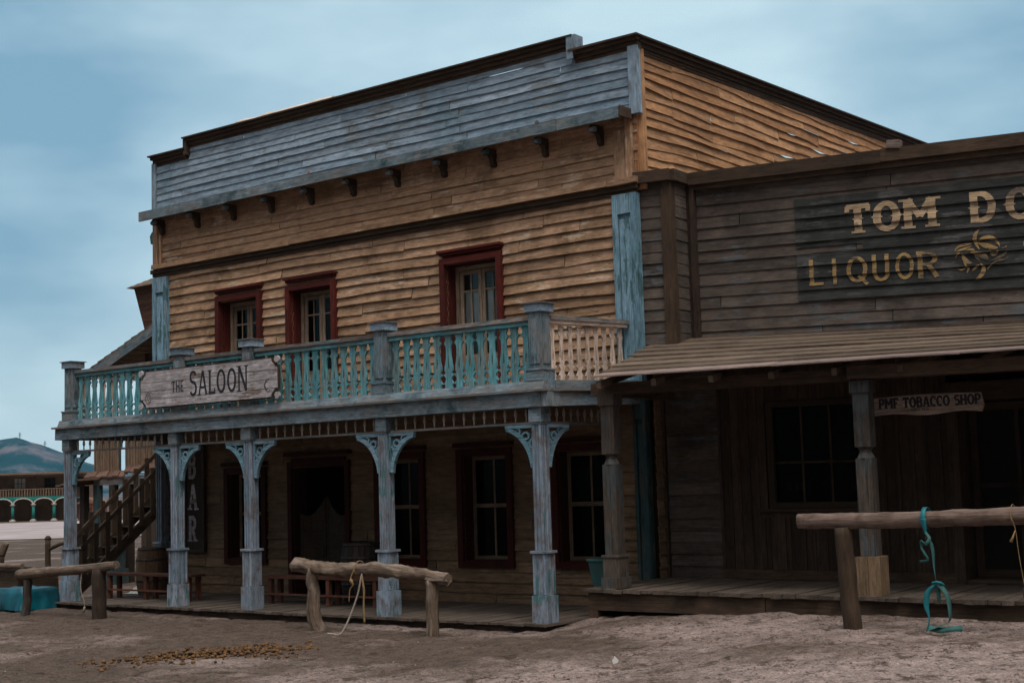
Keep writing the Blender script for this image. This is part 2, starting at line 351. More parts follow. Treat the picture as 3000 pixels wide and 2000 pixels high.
# ---------------------------------------------------------------- frames
S0 = (0.3597, 19.3173, 0); SA = -(PI / 2 - math.radians(52.1378))
T0 = (0.8975, 19.5215, 0); TA = -(PI / 2 - math.radians(56.0))
def S2W(x, y):
    c, s = math.cos(SA), math.sin(SA); return (S0[0] + c * x - s * y, S0[1] + s * x + c * y)
def T2W(x, y):
    c, s = math.cos(TA), math.sin(TA); return (T0[0] + c * x - s * y, T0[1] + s * x + c * y)
def W2T(x, y):
    dx, dy = x - T0[0], y - T0[1]; c, s = math.cos(TA), math.sin(TA); return (c * dx + s * dy, -s * dx + c * dy)
def W2S(x, y):
    dx, dy = x - S0[0], y - S0[1]; c, s = math.cos(SA), math.sin(SA); return (c * dx + s * dy, -s * dx + c * dy)
def sst(a, b, x):
    t = min(1, max(0, (x - a) / (b - a))); return t * t * (3 - 2 * t)

# ---------------------------------------------------------------- ground
def gz(x, y):
    tx, ty = W2T(x, y)
    q = tx + .6 * ty
    w_ = sst(-2.6, -.2, ty)
    z = .18 * (w_ * sst(-.85, .7, q) + (1 - w_) * sst(-6, 3, q)) + .10 * sst(.3, 3, q)
    z *= sst(-9, -2, ty)
    d = math.hypot(x, y)
    z -= .6 * sst(45, 150, d)
    if d < 60:
        z += .035 * mn.noise(Vector((x * .35, y * .35, 3))) * 1.2
        k = 1 - sst(28, 60, d)
        z -= .035 * sst(.18, .55, mn.noise(Vector((x * 4.2, y * 4.2, 21)))) * (d < 27)
        z += k * (.020 * mn.noise(Vector((x * 1.7, y * 1.7, 0))) + .022 * mn.noise(Vector((x * 3.6, y * 3.6, 5))) + (.016 * mn.noise(Vector((x * 7.5, y * 7.5, 9))) if d < 27 else 0))
    return z
def axis_pts(a, b, step, far, growth=1.28):
    pts = []; x = a
    while x <= b: pts.append(x); x += step
    s = step; x = pts[-1]; hi = []
    while x < far: s *= growth; x += s; hi.append(x)
    s = step; x = a; lo = []
    while x > -far: s *= growth; x -= s; lo.append(x)
    return lo[::-1] + pts + hi
gx = axis_pts(-10, 8.5, .065, 6000); gy = axis_pts(9.5, 26, .065, 6000)
gb = MB(); nx, ny = len(gx), len(gy)
gv = [(x, y, gz(x, y)) for y in gy for x in gx]
gf = [(j * nx + i, j * nx + i + 1, (j + 1) * nx + i + 1, (j + 1) * nx + i) for j in range(ny - 1) for i in range(nx - 1)]
gb.add(gv, gf, gv, 0, 0, True)
def groundmat():
    m, N, L = newmat('dusty_ground')
    out = N('ShaderNodeOutputMaterial'); b = N('ShaderNodeBsdfPrincipled'); L(b.outputs[0], out.inputs[0]); b.inputs['Roughness'].default_value = .95; b.inputs['Specular IOR Level'].default_value = .1
    tc = N('ShaderNodeTexCoord')
    def noise(sc, mscale=(1, 1, 1), d=6, r=.6):
        mp = N('ShaderNodeMapping'); mp.inputs['Scale'].default_value = mscale; L(tc.outputs['Object'], mp.inputs[0])
        n = N('ShaderNodeTexNoise'); n.inputs['Scale'].default_value = sc; n.inputs['Detail'].default_value = d; n.inputs['Roughness'].default_value = r; L(mp.outputs[0], n.inputs[0]); return n.outputs[0]
    def rng(x, a, b_, c=0., d=1.):
        r = N('ShaderNodeMapRange'); r.inputs[1].default_value = a; r.inputs[2].default_value = b_; r.inputs[3].default_value = c; r.inputs[4].default_value = d; L(x, r.inputs[0]); return r.outputs[0]
    def mix(f, a, c, mode='MIX'):
        n = N('ShaderNodeMixRGB'); n.blend_type = mode
        for i, x in enumerate((f, a, c)):
            if isinstance(x, (int, float)): n.inputs[i].default_value = x
            elif isinstance(x, tuple): n.inputs[i].default_value = x
            else: L(x, n.inputs[i])
        return n.outputs[0]
    gr = N('ShaderNodeVectorMath'); gr.operation = 'DOT_PRODUCT'; gr.inputs[1].default_value = (.055, -.075, 0); L(tc.outputs['Object'], gr.inputs[0])  # soil tone drifts browner left and back, with some sky shade painted in
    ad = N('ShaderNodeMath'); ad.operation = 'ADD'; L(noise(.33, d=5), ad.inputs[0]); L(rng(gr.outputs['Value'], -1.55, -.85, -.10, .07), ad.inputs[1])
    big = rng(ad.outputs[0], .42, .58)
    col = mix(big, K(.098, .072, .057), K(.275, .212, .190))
    sp = rng(noise(2.6, (1, 1, 1), 9, .78), .535, .60, 0, .85)
    col = mix(sp, col, K(.058, .040, .029))
    sp2 = rng(noise(11, (1, 1, 1), 7, .75), .54, .60, 0, .9)
    col = mix(sp2, col, K(.07, .05, .039))
    fn = rng(noise(38, d=6, r=.75), .34, .66, .50, 1.45)
    col = mix(1.0, col, fn, 'MULTIPLY')
    fm = rng(noise(6, d=6, r=.7), .36, .62, .72, 1.15)
    col = mix(1.0, col, fm, 'MULTIPLY')
    L(col, b.inputs['Base Color'])
    bp = N('ShaderNodeBump'); bp.inputs['Strength'].default_value = .9; bp.inputs['Distance'].default_value = .03
    a = N('ShaderNodeMath'); a.operation = 'ADD'; L(noise(7, d=9, r=.7), a.inputs[0]); L(noise(32, d=4), a.inputs[1])
    L(a.outputs[0], bp.inputs['Height']); L(bp.outputs[0], b.inputs['Normal'])
    return m
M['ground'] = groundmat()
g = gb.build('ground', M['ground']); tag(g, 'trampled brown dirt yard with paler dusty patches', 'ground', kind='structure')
# pale sandy road across the plaza
rb = MB(); rv = []; rf = []; xs = [-200 + i * 4 for i in range(60)]; ys = [74 + i * 2.4 for i in range(33)]
for j, y in enumerate(ys):
    for i, x in enumerate(xs):
        t = j / 32; yy = y if 0 < j < 32 else y
        if j == 0: yy = y + 5 * mn.noise(Vector((x * .05, 0, 2)))
        rv.append((x, yy, gz(x, yy) + .03))
for j in range(32):
    for i in range(59): rf.append((j * 60 + i, j * 60 + i + 1, (j + 1) * 60 + i + 1, (j + 1) * 60 + i))
rb.add(rv, rf, rv, 0, 0, True)
M['road'] = plain('pale_sandy_road', K(0.336, 0.280, 0.272), .95, nscale=.35, var=.25)
o = rb.build('road', M['road']); tag(o, 'pale pink sandy road crossing the open plaza', 'road', kind='structure')
# hills
hb = MB(); hv = []; hf = []; nxh, nyh = 200, 90
def sil(x):
    pts = [(-2600, 60), (-1700, 85), (-1300, 118), (-1160, 108), (-1090, 120), (-1045, 130), (-1000, 112), (-960, 98), (-900, 72), (-840, 52), (-700, 40), (0, 25), (1500, 20)]
    for (a, b), (c, d) in zip(pts, pts[1:]):
        if a <= x <= c: return b + (d - b) * (x - a) / (c - a)
    return 30
for j in range(nyh):
    y = 1300 + j * 30
    for i in range(nxh):
        x = -2400 + i * 20
        xx = x * 3000 / max(y, 2000)
        t = sst(1350, 3000, y) * (1 - sst(3100, 3900, y))
        h = sil(xx) * t * (1 + .25 * (mn.noise(Vector((x * .004, y * .004, 0))) if y < 2900 else 0)) + 34 * t * (1 - t) * 4 * mn.noise(Vector((x * .010, y * .006, 1))) + 5 * t * mn.noise(Vector((x * .03, y * .02, 1)))
        hv.append((x, y, h - 3))
for j in range(nyh - 1):
    for i in range(nxh - 1): hf.append((j * nxh + i, j * nxh + i + 1, (j + 1) * nxh + i + 1, (j + 1) * nxh + i))
hb.add(hv, hf, hv, 0, 0, True)
def hillmat():
    m, N, L = newmat('air_tinted_scrub')
    out = N('ShaderNodeOutputMaterial'); b = N('ShaderNodeBsdfPrincipled'); L(b.outputs[0], out.inputs[0]); b.inputs['Roughness'].default_value = 1; b.inputs['Specular IOR Level'].default_value = 0
    tc = N('ShaderNodeTexCoord'); n = N('ShaderNodeTexNoise'); n.inputs['Scale'].default_value = .016; n.inputs['Detail'].default_value = 10; n.inputs['Roughness'].default_value = .68
    L(tc.outputs['Object'], n.inputs[0]); r = N('ShaderNodeValToRGB'); e = r.color_ramp.elements
    e[0].position = .47; e[0].color = (.003, .046, .066, 1); e[1].position = .62; e[1].color = (.11, .115, .14, 1)  # blue of the distant air is put into the slope colours
    L(n.outputs[0], r.inputs[0]); L(r.outputs[0], b.inputs['Base Color']); return m
M['hill'] = hillmat()
o = hb.build('hills', M['hill']); tag(o, 'dark scrub covered hills beyond the plaza', 'hills', kind='structure')
def mast(name, x, y, z, h, label):
    mb = MB(); mb.beam((0, 0, 0), (0, 0, h), 1.2, 1.2); mb.beam((-3, 0, h * .8), (3, 0, h * .8), .8, .8); mb.beam((-4, 0, h * .6), (4, 0, h * .6), .8, .8)
    o = mb.build(name, M['iron'], loc=(x, y, z)); tag(o, label, 'pylon', 'power pylons on the hill ridge')
mast('power_pylon', -1043, 3000, 122, 18, 'tiny lattice pylon on the highest point of the hill')
mast('power_pylon', -990, 3000, 104, 16, 'tiny pylon on the hill slope right of the summit')

# ---------------------------------------------------------------- siding
def siding(mb, x0, x1, z0, z1, pitch, Y, openings=(), warp=.0, proud=.03, th=.009, lo=1.6, hi=4.2, m=0, gaps=(), droop=0., seed=1, topfn=None):
    rows = max(1, round((z1 - z0) / pitch)); p = (z1 - z0) / rows
    for r in range(rows):
        za = z0 + r * p; zb = za + p + .028
        if r == rows - 1: zb = z1
        cuts = [x0]; x = x0 + R.uniform(.4, hi)
        while x < x1 - .5: cuts.append(x); x += R.uniform(lo, hi)
        cuts.append(x1)
        for a, b in zip(cuts, cuts[1:]):
            segs = [(a, b, za, zb)]
            for (ox0, ox1, oz0, oz1) in openings:
                ns = []
                for (sa, sb, sz0, sz1) in segs:
                    if ox1 <= sa or ox0 >= sb or oz1 <= sz0 or oz0 >= sz1 - .028: ns.append((sa, sb, sz0, sz1)); continue
                    if sa < ox0: ns.append((sa, ox0, sz0, sz1))
                    if sb > ox1: ns.append((ox1, sb, sz0, sz1))
                    ma, mb_ = max(sa, ox0), min(sb, ox1)
                    if oz1 < sz1 - .03: ns.append((ma, mb_, max(sz0, oz1), sz1))
                    if oz0 > sz0 + .01: ns.append((ma, mb_, sz0, min(sz1, oz0)))
                segs = ns
            tnt = R.random(); dl, dr = (R.uniform(0, droop) if R.random() < .4 else 0), (R.uniform(0, droop) if R.random() < .5 else 0)
            pr = proud * R.uniform(.8, 1.25)
            oo = [R.random() * 60 for _ in range(3)]
            for (sa, sb, sz0, sz1) in segs:
                if sb - sa < .02: continue
                n = max(1, int((sb - sa) / .45)) if (warp or topfn) else 1
                V = []; G = []
                for i in range(n + 1):
                    xx = sa + (sb - sa) * i / n
                    if i == 0 and sa == a: xx += .006
                    if i == n and sb == b: xx -= .006
                    wz = warp * (mn.noise(Vector((xx * .55, sz0 * 1.3, seed * 7.7))) + .5 * mn.noise(Vector((xx * 1.3, sz0 * 6, seed * 3.1))))
                    t = (xx - a) / (b - a)
                    dz = -dl * (1 - t) ** 3 - dr * t ** 3
                    wy = .5 * warp * mn.noise(Vector((xx * 1.1, sz0 * 9, seed)))
                    zl, zt = sz0 + wz + dz, sz1 + warp * mn.noise(Vector((xx * .55, sz1 * 1.3, seed * 7.7)))
                    if topfn: lim = topfn(xx); zt = min(zt, lim); zl = min(zl, lim - .004)
                    for (gr, ga, gb_, dep) in gaps:
                        if gr == r and ga <= xx <= gb_: zt -= dep
                    yb, yt = Y - pr - abs(wy) * 0 + wy, Y - .006
                    V += [(xx, yb, zl), (xx, yt - th * .4, zt), (xx, yt + th, zt), (xx, yb + th, zl)]
                    G += [(xx + oo[0], 0 + oo[1], oo[2]), (xx + oo[0], (zt - zl) + oo[1], oo[2]), (xx + oo[0], (zt - zl) + oo[1] + .01, oo[2] + th), (xx + oo[0], oo[1] - .01, oo[2] + th)]
                F = [(0, 1, 2, 3), (4 * n + 3, 4 * n + 2, 4 * n + 1, 4 * n)]
                for i in range(n):
                    c = 4 * i
                    for k in range(4): k2 = (k + 1) % 4; F.append((c + k2, c + k, c + 4 + k, c + 4 + k2))
                mb.add(V, F, G, tnt, m)
    return p
def planks_v(mb, x0, x1, z0, z1, wd, Y, th=.025, batten=True, openings=(), jitter=.004):
    x = x0
    while x < x1 - .03:
        ww = min(wd * R.uniform(.75, 1.25), x1 - x)
        zs = [(z0, z1)]
        for (a, b, c, d) in openings:
            if x + ww > a + .02 and x < b - .02:
                zs = [q for (p, r_) in zs for q in ((p, min(r_, c)), (max(p, d), r_)) if q[1] - q[0] > .03]
        for (p, r_) in zs: mb.box(x + .003, x + ww - .003, Y - R.uniform(0, jitter) - th, Y, p, r_, axis=2)
        if batten:
            for (p, r_) in zs: mb.box(x - .022, x + .022, Y - th - .018 - jitter, Y - th - jitter - .0005, p + .002, r_ - .002, axis=2)
        x += ww
def rect_frame(mb, x0, x1, z0, z1, wd, y0, y1, bottom=True, m=0):
    mb.box(x0, x0 + wd, y0, y1, z0, z1, axis=2, m=m); mb.box(x1 - wd, x1, y0, y1, z0, z1, axis=2, m=m)
    mb.box(x0 + wd, x1 - wd, y0 + .003, y1, z1 - wd, z1 - .001, axis=0, m=m)
    if bottom: mb.box(x0 + wd, x1 - wd, y0 + .003, y1, z0 + .001, z0 + wd, axis=0, m=m)

# ---------------------------------------------------------------- lettering
GL = {
 'T': (.72, [('L', .36, 0, .36, 1, 1), ('L', .02, .93, .70, .93, .8), ('L', .05, .74, .05, .96, .6), ('L', .67, .74, .67, .96, .6)], [(.36, 0)], [(.36, .5)]),
 'H': (.74, [('L', .13, 0, .13, 1, 1), ('L', .61, 0, .61, 1, 1), ('L', .13, .5, .61, .5, .7)], [(.13, 0), (.61, 0), (.13, 1), (.61, 1)], []),
 'E': (.60, [('L', .12, 0, .12, 1, 1), ('L', .02, .94, .55, .94, .7), ('L', .12, .5, .45, .5, .7), ('L', .02, .06, .57, .06, .7)], [], []),
 'F': (.60, [('L', .12, 0, .12, 1, 1), ('L', .02, .94, .57, .94, .7), ('L', .12, .5, .45, .5, .7), ('L', .54, .76, .54, .94, .6)], [(.12, 0)], []),
 'S': (.62, [('A', .31, .74, .21, .20, 20, 270, .9), ('A', .31, .29, .23, .25, -150, 90, .9)], [], []),
 'A': (.80, [('L', .10, 0, .38, 1, .7), ('L', .40, 1, .70, 0, 1), ('L', .20, .32, .60, .32, .6)], [(.10, 0), (.70, 0)], []),
 'L': (.58, [('L', .12, 0, .12, 1, 1), ('L', .02, .06, .54, .06, .7), ('L', .52, .0, .52, .24, .6)], [(.12, 1)], []),
 'O': (.78, [('A', .39, .5, .29, .44, 0, 360, 1)], [], [(.10, .5), (.68, .5)]),
 'Q': (.78, [('A', .39, .5, .29, .44, 0, 360, 1), ('L', .42, .28, .74, -.08, .8)], [], []),
 'N': (.80, [('L', .13, 0, .13, 1, .75), ('L', .66, 0, .66, 1, .75), ('L', .13, .98, .66, .02, 1)], [(.13, 0), (.10, 1), (.66, 1)], []),
 'B': (.66, [('L', .12, 0, .12, 1, 1), ('L', .02, .94, .34, .94, .7), ('A', .33, .73, .2, .21, -90, 90, 1), ('L', .12, .52, .36, .52, .7), ('A', .35, .29, .22, .23, -90, 90, 1), ('L', .02, .06, .36, .06, .7)], [], []),
 'R': (.70, [('L', .12, 0, .12, 1, 1), ('L', .02, .94, .36, .94, .7), ('A', .35, .72, .21, .22, -90, 90, 1), ('L', .12, .5, .36, .5, .7), ('L', .36, .5, .60, .02, .95)], [(.12, 0), (.62, 0)], []),
 'P': (.66, [('L', .12, 0, .12, 1, 1), ('L', .02, .94, .36, .94, .7), ('A', .35, .70, .21, .24, -90, 90, 1), ('L', .12, .46, .36, .46, .7)], [(.12, 0)], []),
 'M': (.96, [('L', .13, 0, .13, 1, 1), ('L', .81, 0, .81, 1, 1), ('L', .13, 1, .47, .38, .8), ('L', .47, .38, .81, 1, .8)], [(.13, 0), (.81, 0), (.08, 1), (.86, 1)], [(.13, .5), (.81, .5)]),
 'D': (.74, [('L', .12, 0, .12, 1, 1), ('L', .0, .94, .32, .94, .7), ('A', .32, .5, .31, .44, -90, 90, 1), ('L', .0, .06, .32, .06, .7)], [], [(.12, .5)]),
 'I': (.30, [('L', .14, 0, .14, 1, 1)], [(.14, 0), (.14, 1)], []),
 'U': (.72, [('L', .12, .3, .12, 1, 1), ('L', .58, .3, .58, 1, 1), ('A', .35, .3, .23, .25, 180, 360, 1)], [(.12, 1), (.58, 1)], []),
 'C': (.68, [('A', .39, .5, .28, .44, 50, 310, 1), ('L', .60, .64, .60, .96, .6)], [], []),
 '1': (.36, [('L', .18, 0, .18, 1, 1)], [(.18, 0)], []),
 '8': (.6, [('A', .3, .74, .18, .19, 0, 360, .9), ('A', .3, .29, .22, .24, 0, 360, .9)], [], []),
 '7': (.56, [('L', .04, .94, .5, .94, .8), ('L', .48, .92, .2, 0, .9)], [], []),
 '-': (.5, [('L', .05, .5, .42, .5, .8)], [], []), ' ': (.42, [], [], []),
}
def glyph_polys(ch, st, serif, spur):
    wd, prim, ser, spu = GL[ch]; out = []
    for q in prim:
        if q[0] == 'L':
            _, x0, y0, x1, y1, k = q; t = st * k; dx, dy = x1 - x0, y1 - y0; l = math.hypot(dx, dy)
            if ch in 'TFLC' and l < .3 and not serif: continue
            nx, ny = -dy / l * t / 2, dx / l * t / 2
            out.append([(x0 - nx, y0 - ny), (x1 - nx, y1 - ny), (x1 + nx, y1 + ny), (x0 + nx, y0 + ny)])
        else:
            _, cx, cy, rx, ry, a0, a1, k = q; t = st * k; n = 18 if a1 - a0 > 200 else 9
            for i in range(n):
                qa = []
                for a, s in ((a0 + (a1 - a0) * i / n, 1), (a0 + (a1 - a0) * (i + 1) / n, 1)):
                    ra = math.radians(a); qa.append((math.cos(ra), math.sin(ra)))
                (c0, s0), (c1, s1) = qa; h = t / 2
                out.append([(cx + (rx + h) * c0, cy + (ry + h * .8) * s0), (cx + (rx + h) * c1, cy + (ry + h * .8) * s1), (cx + (rx - h) * c1, cy + (ry - h * .8) * s1), (cx + (rx - h) * c0, cy + (ry - h * .8) * s0)])
    if serif:
        for (x, y) in ser:
            yy = y + (serif / 2 if y < .5 else -serif / 2); w_ = st * .5 + .09
            out.append([(x - w_, yy - serif / 2), (x + w_, yy - serif / 2), (x + w_, yy + serif / 2), (x - w_, yy + serif / 2)])
    if spur:
        for (x, y) in spu: out.append([(x - st * .5 - .07, y), (x, y - .09), (x + st * .5 + .07, y), (x, y + .09)])
    return out
def clip(poly, z0, z1):
    for lim, sgn in ((z0, 1), (z1, -1)):
        o = []
        for i in range(len(poly)):
            a, b = poly[i], poly[(i + 1) % len(poly)]; da, db = sgn * (a[1] - lim), sgn * (b[1] - lim)
            if da >= 0: o.append(a)
            if (da >= 0) != (db >= 0): t = da / (da - db); o.append((a[0] + (b[0] - a[0]) * t, a[1] + (b[1] - a[1]) * t))
        poly = o
        if len(poly) < 3: return []
    return poly
EPS = [0]
def put_poly(mb, poly, surf, m=0, tint=.5):
    """surf: (z0, pitch, rows, Y, proud) clapboard rows, or a number for a flat face"""
    EPS[0] = (EPS[0] + 1) % 9; e = .0015 + EPS[0] * .0004
    area = sum(poly[i][0] * poly[(i + 1) % len(poly)][1] - poly[(i + 1) % len(poly)][0] * poly[i][1] for i in range(len(poly)))
    if area < 0: poly = poly[::-1]
    if isinstance(surf, (int, float)):
        mb.add([(x, surf - e, z) for x, z in poly], [tuple(range(len(poly)))], [(x + 3, z, 0) for x, z in poly], tint, m); return
    z0, p, rows, Y, pr = surf
    for r in range(rows):
        c = clip(poly, z0 + r * p, z0 + (r + 1) * p)
        if len(c) < 3: continue
        V = []
        for x, z in c:
            t = (z - (z0 + r * p)) / (p + .028); V.append((x, Y - pr + (pr - .0124) * t - e - .001, z))
        mb.add(V, [tuple(range(len(c)))], [(x + r * 3.3, z, 0) for x, z in c], (tint + r * .37) % 1, m)
def text(mb, s, x, z, h, sx, st, surf, serif=0, spur=False, slope=0., gap=.06, curve=None, sizes=None):
    for i, ch in enumerate(s):
        k = sizes[i] if sizes else 1
        for poly in glyph_polys(ch, st, serif, spur):
            q = [(x + a * h * sx * k, z + b * h * k + (a * h * sx * slope)) for a, b in poly]
            put_poly(mb, q, surf)
        adv = (GL[ch][0] + gap) * h * sx * k
        x += adv; z += adv * slope
    return x

# ================================================================ SALOON
sal = empty('saloon', (S0[0], S0[1], 0), SA)
tag(sal, 'two storey tan clapboard saloon with blue balcony and stepped grey false front', 'building')
WY = 2.42
XL, XR = -11.3, .20
# openings (x0,x1,z0,z1)
UP = [(-9.30, -8.24, 3.39, 5.60), (-7.36, -6.30, 3.39, 5.60), (-3.64, -2.54, 3.39, 5.64)]
LOW = [(-9.12, -8.20, .78, 2.33), (-5.25, -4.33, .78, 2.47), (-3.40, -2.48, .78, 2.47), (-1.48, -.56, .78, 2.47)]
DOOR = (-7.40, -6.06, .12, 2.40)
mb = MB(); siding(mb, XL, -.22, 3.36, 6.36, .166, WY, UP, warp=.030, proud=.050, droop=.04, seed=2); mb.build('upper_siding', M['tan'], sal)
mb = MB(); siding(mb, XL, XR, 6.52, 7.64, .14, WY + .004, (), warp=.018, proud=.032, seed=3, droop=.012); mb.build('frieze_siding', M['tan'], sal)
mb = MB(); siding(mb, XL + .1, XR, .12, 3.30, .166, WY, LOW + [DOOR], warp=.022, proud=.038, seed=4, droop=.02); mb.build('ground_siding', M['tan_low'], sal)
# false front boards
def ffz(x): return 8.78 if -10.22 < x < -.90 else 8.52
mb = MB()
siding(mb, XL + .1, .12, 7.55, 8.53, .15, WY - .03, (), warp=.022, proud=.036, seed=5, droop=.025)
siding(mb, -10.20, -.93, 8.50, 8.80, .15, WY - .03, (), warp=.015, proud=.036, seed=6, gaps=((0, -2.9, -1.5, .030),))
mb.build('false_front', M['bluegrey'], sal)
mb = MB(); mb.box(XL - .02, XL + .1, WY - .09, WY + .02, 7.5, 8.60, axis=2); mb.build('false_front_corner_board', M['bluegrey'], sal); mb = MB(); mb.box(.12, .30, WY - .10, WY - .02, 7.5, 8.56, axis=2); mb.build('false_front_corner_board', M['bluegrey'], sal)
# stepped cap moulding
mb = MB()
def cap(x0, x1, z):
    mb.box(x0, x1, WY - .20, WY + .05, z - .028, z, axis=0, jit=.004); mb.box(x0 + .03, x1 - .03, WY - .15, WY + .0, z - .085, z - .0285, axis=0)
    mb.box(x0 + .05, x1 - .05, WY - .10, WY - .0, z - .15, z - .0855, axis=0); mb.box(x0 + .05, x1 - .05, WY - .06, WY + .01, z - .20, z - .1505, axis=0)
cap(XL - .02, -10.21, 8.74); cap(-10.26, -.84, 8.94); cap(-.92, .36, 8.70)
for xx, s in ((-10.26, 1), (-.94, 1)):
    mb.box(xx, xx + .10, WY - .16, WY + .04, 8.60 if s else 8.6, 8.91, axis=2)
mb.build('cap_moulding', M['brown'], sal)
mb = MB(); mb.box(-.95, -.83, WY - .19, WY - .165, 8.55, 8.93, axis=2); mb.box(-.83, -.80, WY - .16, WY + .06, 8.66, 8.94, axis=2); mb.box(-.96, -.76, WY - .05, WY - .004, 8.44, 8.88, axis=2); mb.build('step_board', M['bluegrey'], sal)
# eave shelf with corbels
mb = MB()
x = -11.34
while x < .1:
    x2 = min(x + R.uniform(2.2, 3.6), .12); mb.box(x, x2 - .004, WY - .40, WY - .365, 7.40 + R.uniform(-.01, .01), 7.575, axis=0, jit=.003); mb.box(x, x2 - .004, WY - .364, WY + .01, 7.535, 7.562, axis=0); x = x2
mb.build('eave_board', M['bluegrain'], sal)
mb = MB(); mb.box(.125, .15, WY - .40, WY - .06, 7.42, 7.58, axis=1); mb.build('eave_end_board', M['brown'], sal)
def corbel():
    m_ = MB()
    pr = [(0, .34), (-.30, .34), (-.33, .30), (-.34, .24), (-.31, .19), (-.25, .19), (-.20, .205), (-.14, .16), (-.11, .09), (-.10, .0), (-.03, -.03), (0, 0)]
    m_.prism(pr, -.05, .05, 'yz')
    return m_
c0 = None
for i in range(11):
    xx = -11.0 + i * 1.055 if i else -11.02
    if c0 is None:
        c0 = corbel().build('corbel', M['dkbrown'], sal)
        t_ = MB(); t_.tube([(-.065, -.30, .245), (.065, -.30, .245)], .055, 12); sc_ = t_.build('scroll', M['bluegrain'], c0)
        o = c0
    else: o = copy_tree(c0, sal)
    o.location = (xx, WY - .02, 7.14); o.scale = (.8, .85, .8)
# cornice band between storeys
mb = MB()
x = -11.24
while x < .2:
    x2 = min(x + R.uniform(2.4, 4), .22); mb.box(x, x2 - .005, WY - .17, WY + .01, 6.44, 6.53, axis=0, jit=.006); x = x2
mb.build('cornice', M['tan'], sal)
mb = MB(); mb.box(XL - .05, XR, WY - .11, WY - .0, 6.36, 6.439, axis=0); mb.box(XL - .03, XR - .05, WY - .07, WY - .0, 6.30, 6.359, axis=0); mb.build('cornice_moulding', M['brown'], sal)
mb = MB(); mb.box(-.22, -.02, WY - .06, WY - .0, 6.54, 7.30, axis=2); mb.box(.0, .12, WY - .085, WY - .0, 6.54, 7.5, axis=2)
mb.build('frieze_corner_board', M['tan'], sal); mb = MB(); mb.box(XL - .02, XL + .13, WY - .07, WY, 6.53, 7.50, axis=2); mb.box(XL + .14, XL + .22, WY - .05, WY, 6.53, 7.45, axis=2); mb.build('frieze_corner_board', M['tan'], sal)
# pilasters
def pilaster(x0, x1, z0, z1, nm='pilaster', mat='bluepaint'):
    m_ = MB(); wd = x1 - x0; y0 = WY - .12; e = wd * .22
    m_.box(x0, x1, y0 + .05, WY + .02, z0, z1, axis=2); m_.box(x0, x0 + e, y0, y0 + .0495, z0, z1, axis=2); m_.box(x1 - e, x1, y0, y0 + .0495, z0, z1, axis=2)
    m_.box(x0 + e, x1 - e, y0 + .002, y0 + .0495, z1 - .3, z1, axis=2); m_.box(x0 + e + .02, x1 - e - .005, y0 + .02, y0 + .0495, z0, z1 - .38, axis=2)
    return m_.build(nm, M[mat], sal)
pilaster(-.25, .17, 3.36, 6.30); pilaster(-11.28, -10.84, 3.36, 6.27)
pilaster(-11.16, -10.98, .12, 3.03, 'pilaster', 'dkteal'); pilaster(-.02, .20, .12, 3.2, 'pilaster', 'dkteal')
# side wall (faces +X)
def sxf(u, v, z): return (XR + .02 - v, u, z)
def side_top(u): return 8.50 + (u - 2.42) * .024
mb = MB(xf=sxf)
siding(mb, 2.50, 14.5, 6.0, 8.84, .150, 0, (), warp=.050, proud=.042, seed=9, droop=.05, lo=1.5, hi=3.4, topfn=side_top,
       gaps=((13, 7.2, 7.9, .045), (12, 8.3, 9.0, .05), (11, 8.2, 8.7, .045), (16, 3.4, 4.3, .05), (15, 9.6, 10.1, .045), (14, 10.6, 10.9, .045), (10, 7.0, 7.5, .045)))
mb.build('side_wall', M['tan_side'], sal)
mb = MB()
for (dz0, dz1, pr) in ((.16, .19, .16), (.10, .159, .11), (.04, .099, .06), (-.06, .039, .035)):
    P = []
    for k in range(8):
        u = (2.36, 14.6)[(k >> 1) & 1]; P.append((XR + (.0, pr + .02)[k & 1] - (0 if (k & 1) else .06), u, side_top(u) + (dz0, dz1)[(k >> 2) & 1]))
    mb.hexa(P, (.2, 12, .05), 1)
mb.build('side_cap_moulding', M['brown'], sal)
mb = MB(); mb.box(.20, .29, WY - .0, WY + .10, 6.35, 8.52, axis=2); mb.box(.13, .205, WY - .02, WY + .04, 6.35, 7.5, axis=2); mb.build('side_corner_board', M['tan_side'], sal)
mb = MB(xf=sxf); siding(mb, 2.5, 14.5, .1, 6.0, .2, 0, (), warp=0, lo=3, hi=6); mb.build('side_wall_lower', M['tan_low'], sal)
# left and back walls, low inner roof, floors, near-black shell with room darkness put into its colour
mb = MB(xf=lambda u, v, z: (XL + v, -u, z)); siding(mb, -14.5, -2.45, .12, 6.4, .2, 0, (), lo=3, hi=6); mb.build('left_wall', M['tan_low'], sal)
mb = MB(); mb.box(XL + .02, XR - .03, 14.4, 14.5, 0, 6.0, axis=0); mb.build('back_wall', M['dkbrown'], sal)
mb = MB(); mb.box(XL + .05, XR - .05, WY + .05, 14.4, 6.30, 6.36); mb.build('roof', M['dkbrown'], sal)
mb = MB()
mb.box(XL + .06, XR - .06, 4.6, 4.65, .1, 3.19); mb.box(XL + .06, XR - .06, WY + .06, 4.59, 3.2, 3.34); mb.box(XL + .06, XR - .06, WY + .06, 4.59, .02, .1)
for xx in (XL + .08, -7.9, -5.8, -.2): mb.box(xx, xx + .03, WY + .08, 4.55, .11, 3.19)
mb.build('dark_room_shell', M['black'], sal)
mb = MB(); mb.box(XL + .06, XR - .06, 3.9, 3.95, 3.35, 6.28); [mb.box(xx, xx + .03, WY + .08, 3.89, 3.35, 6.28) for xx in (XL + .08, -7.9, -5.8, -2.2, -.2)]; mb.build('room_wall', M['roompaint'], sal)
mb = MB(); mb.box(XL + .12, XR - .08, WY + .022, WY + .034, 6.37, 8.46, axis=0); mb.build('sky_block_board', M['dkbrown'], sal)  # unseen sheet added to stop sky light bleeding through the plank joints
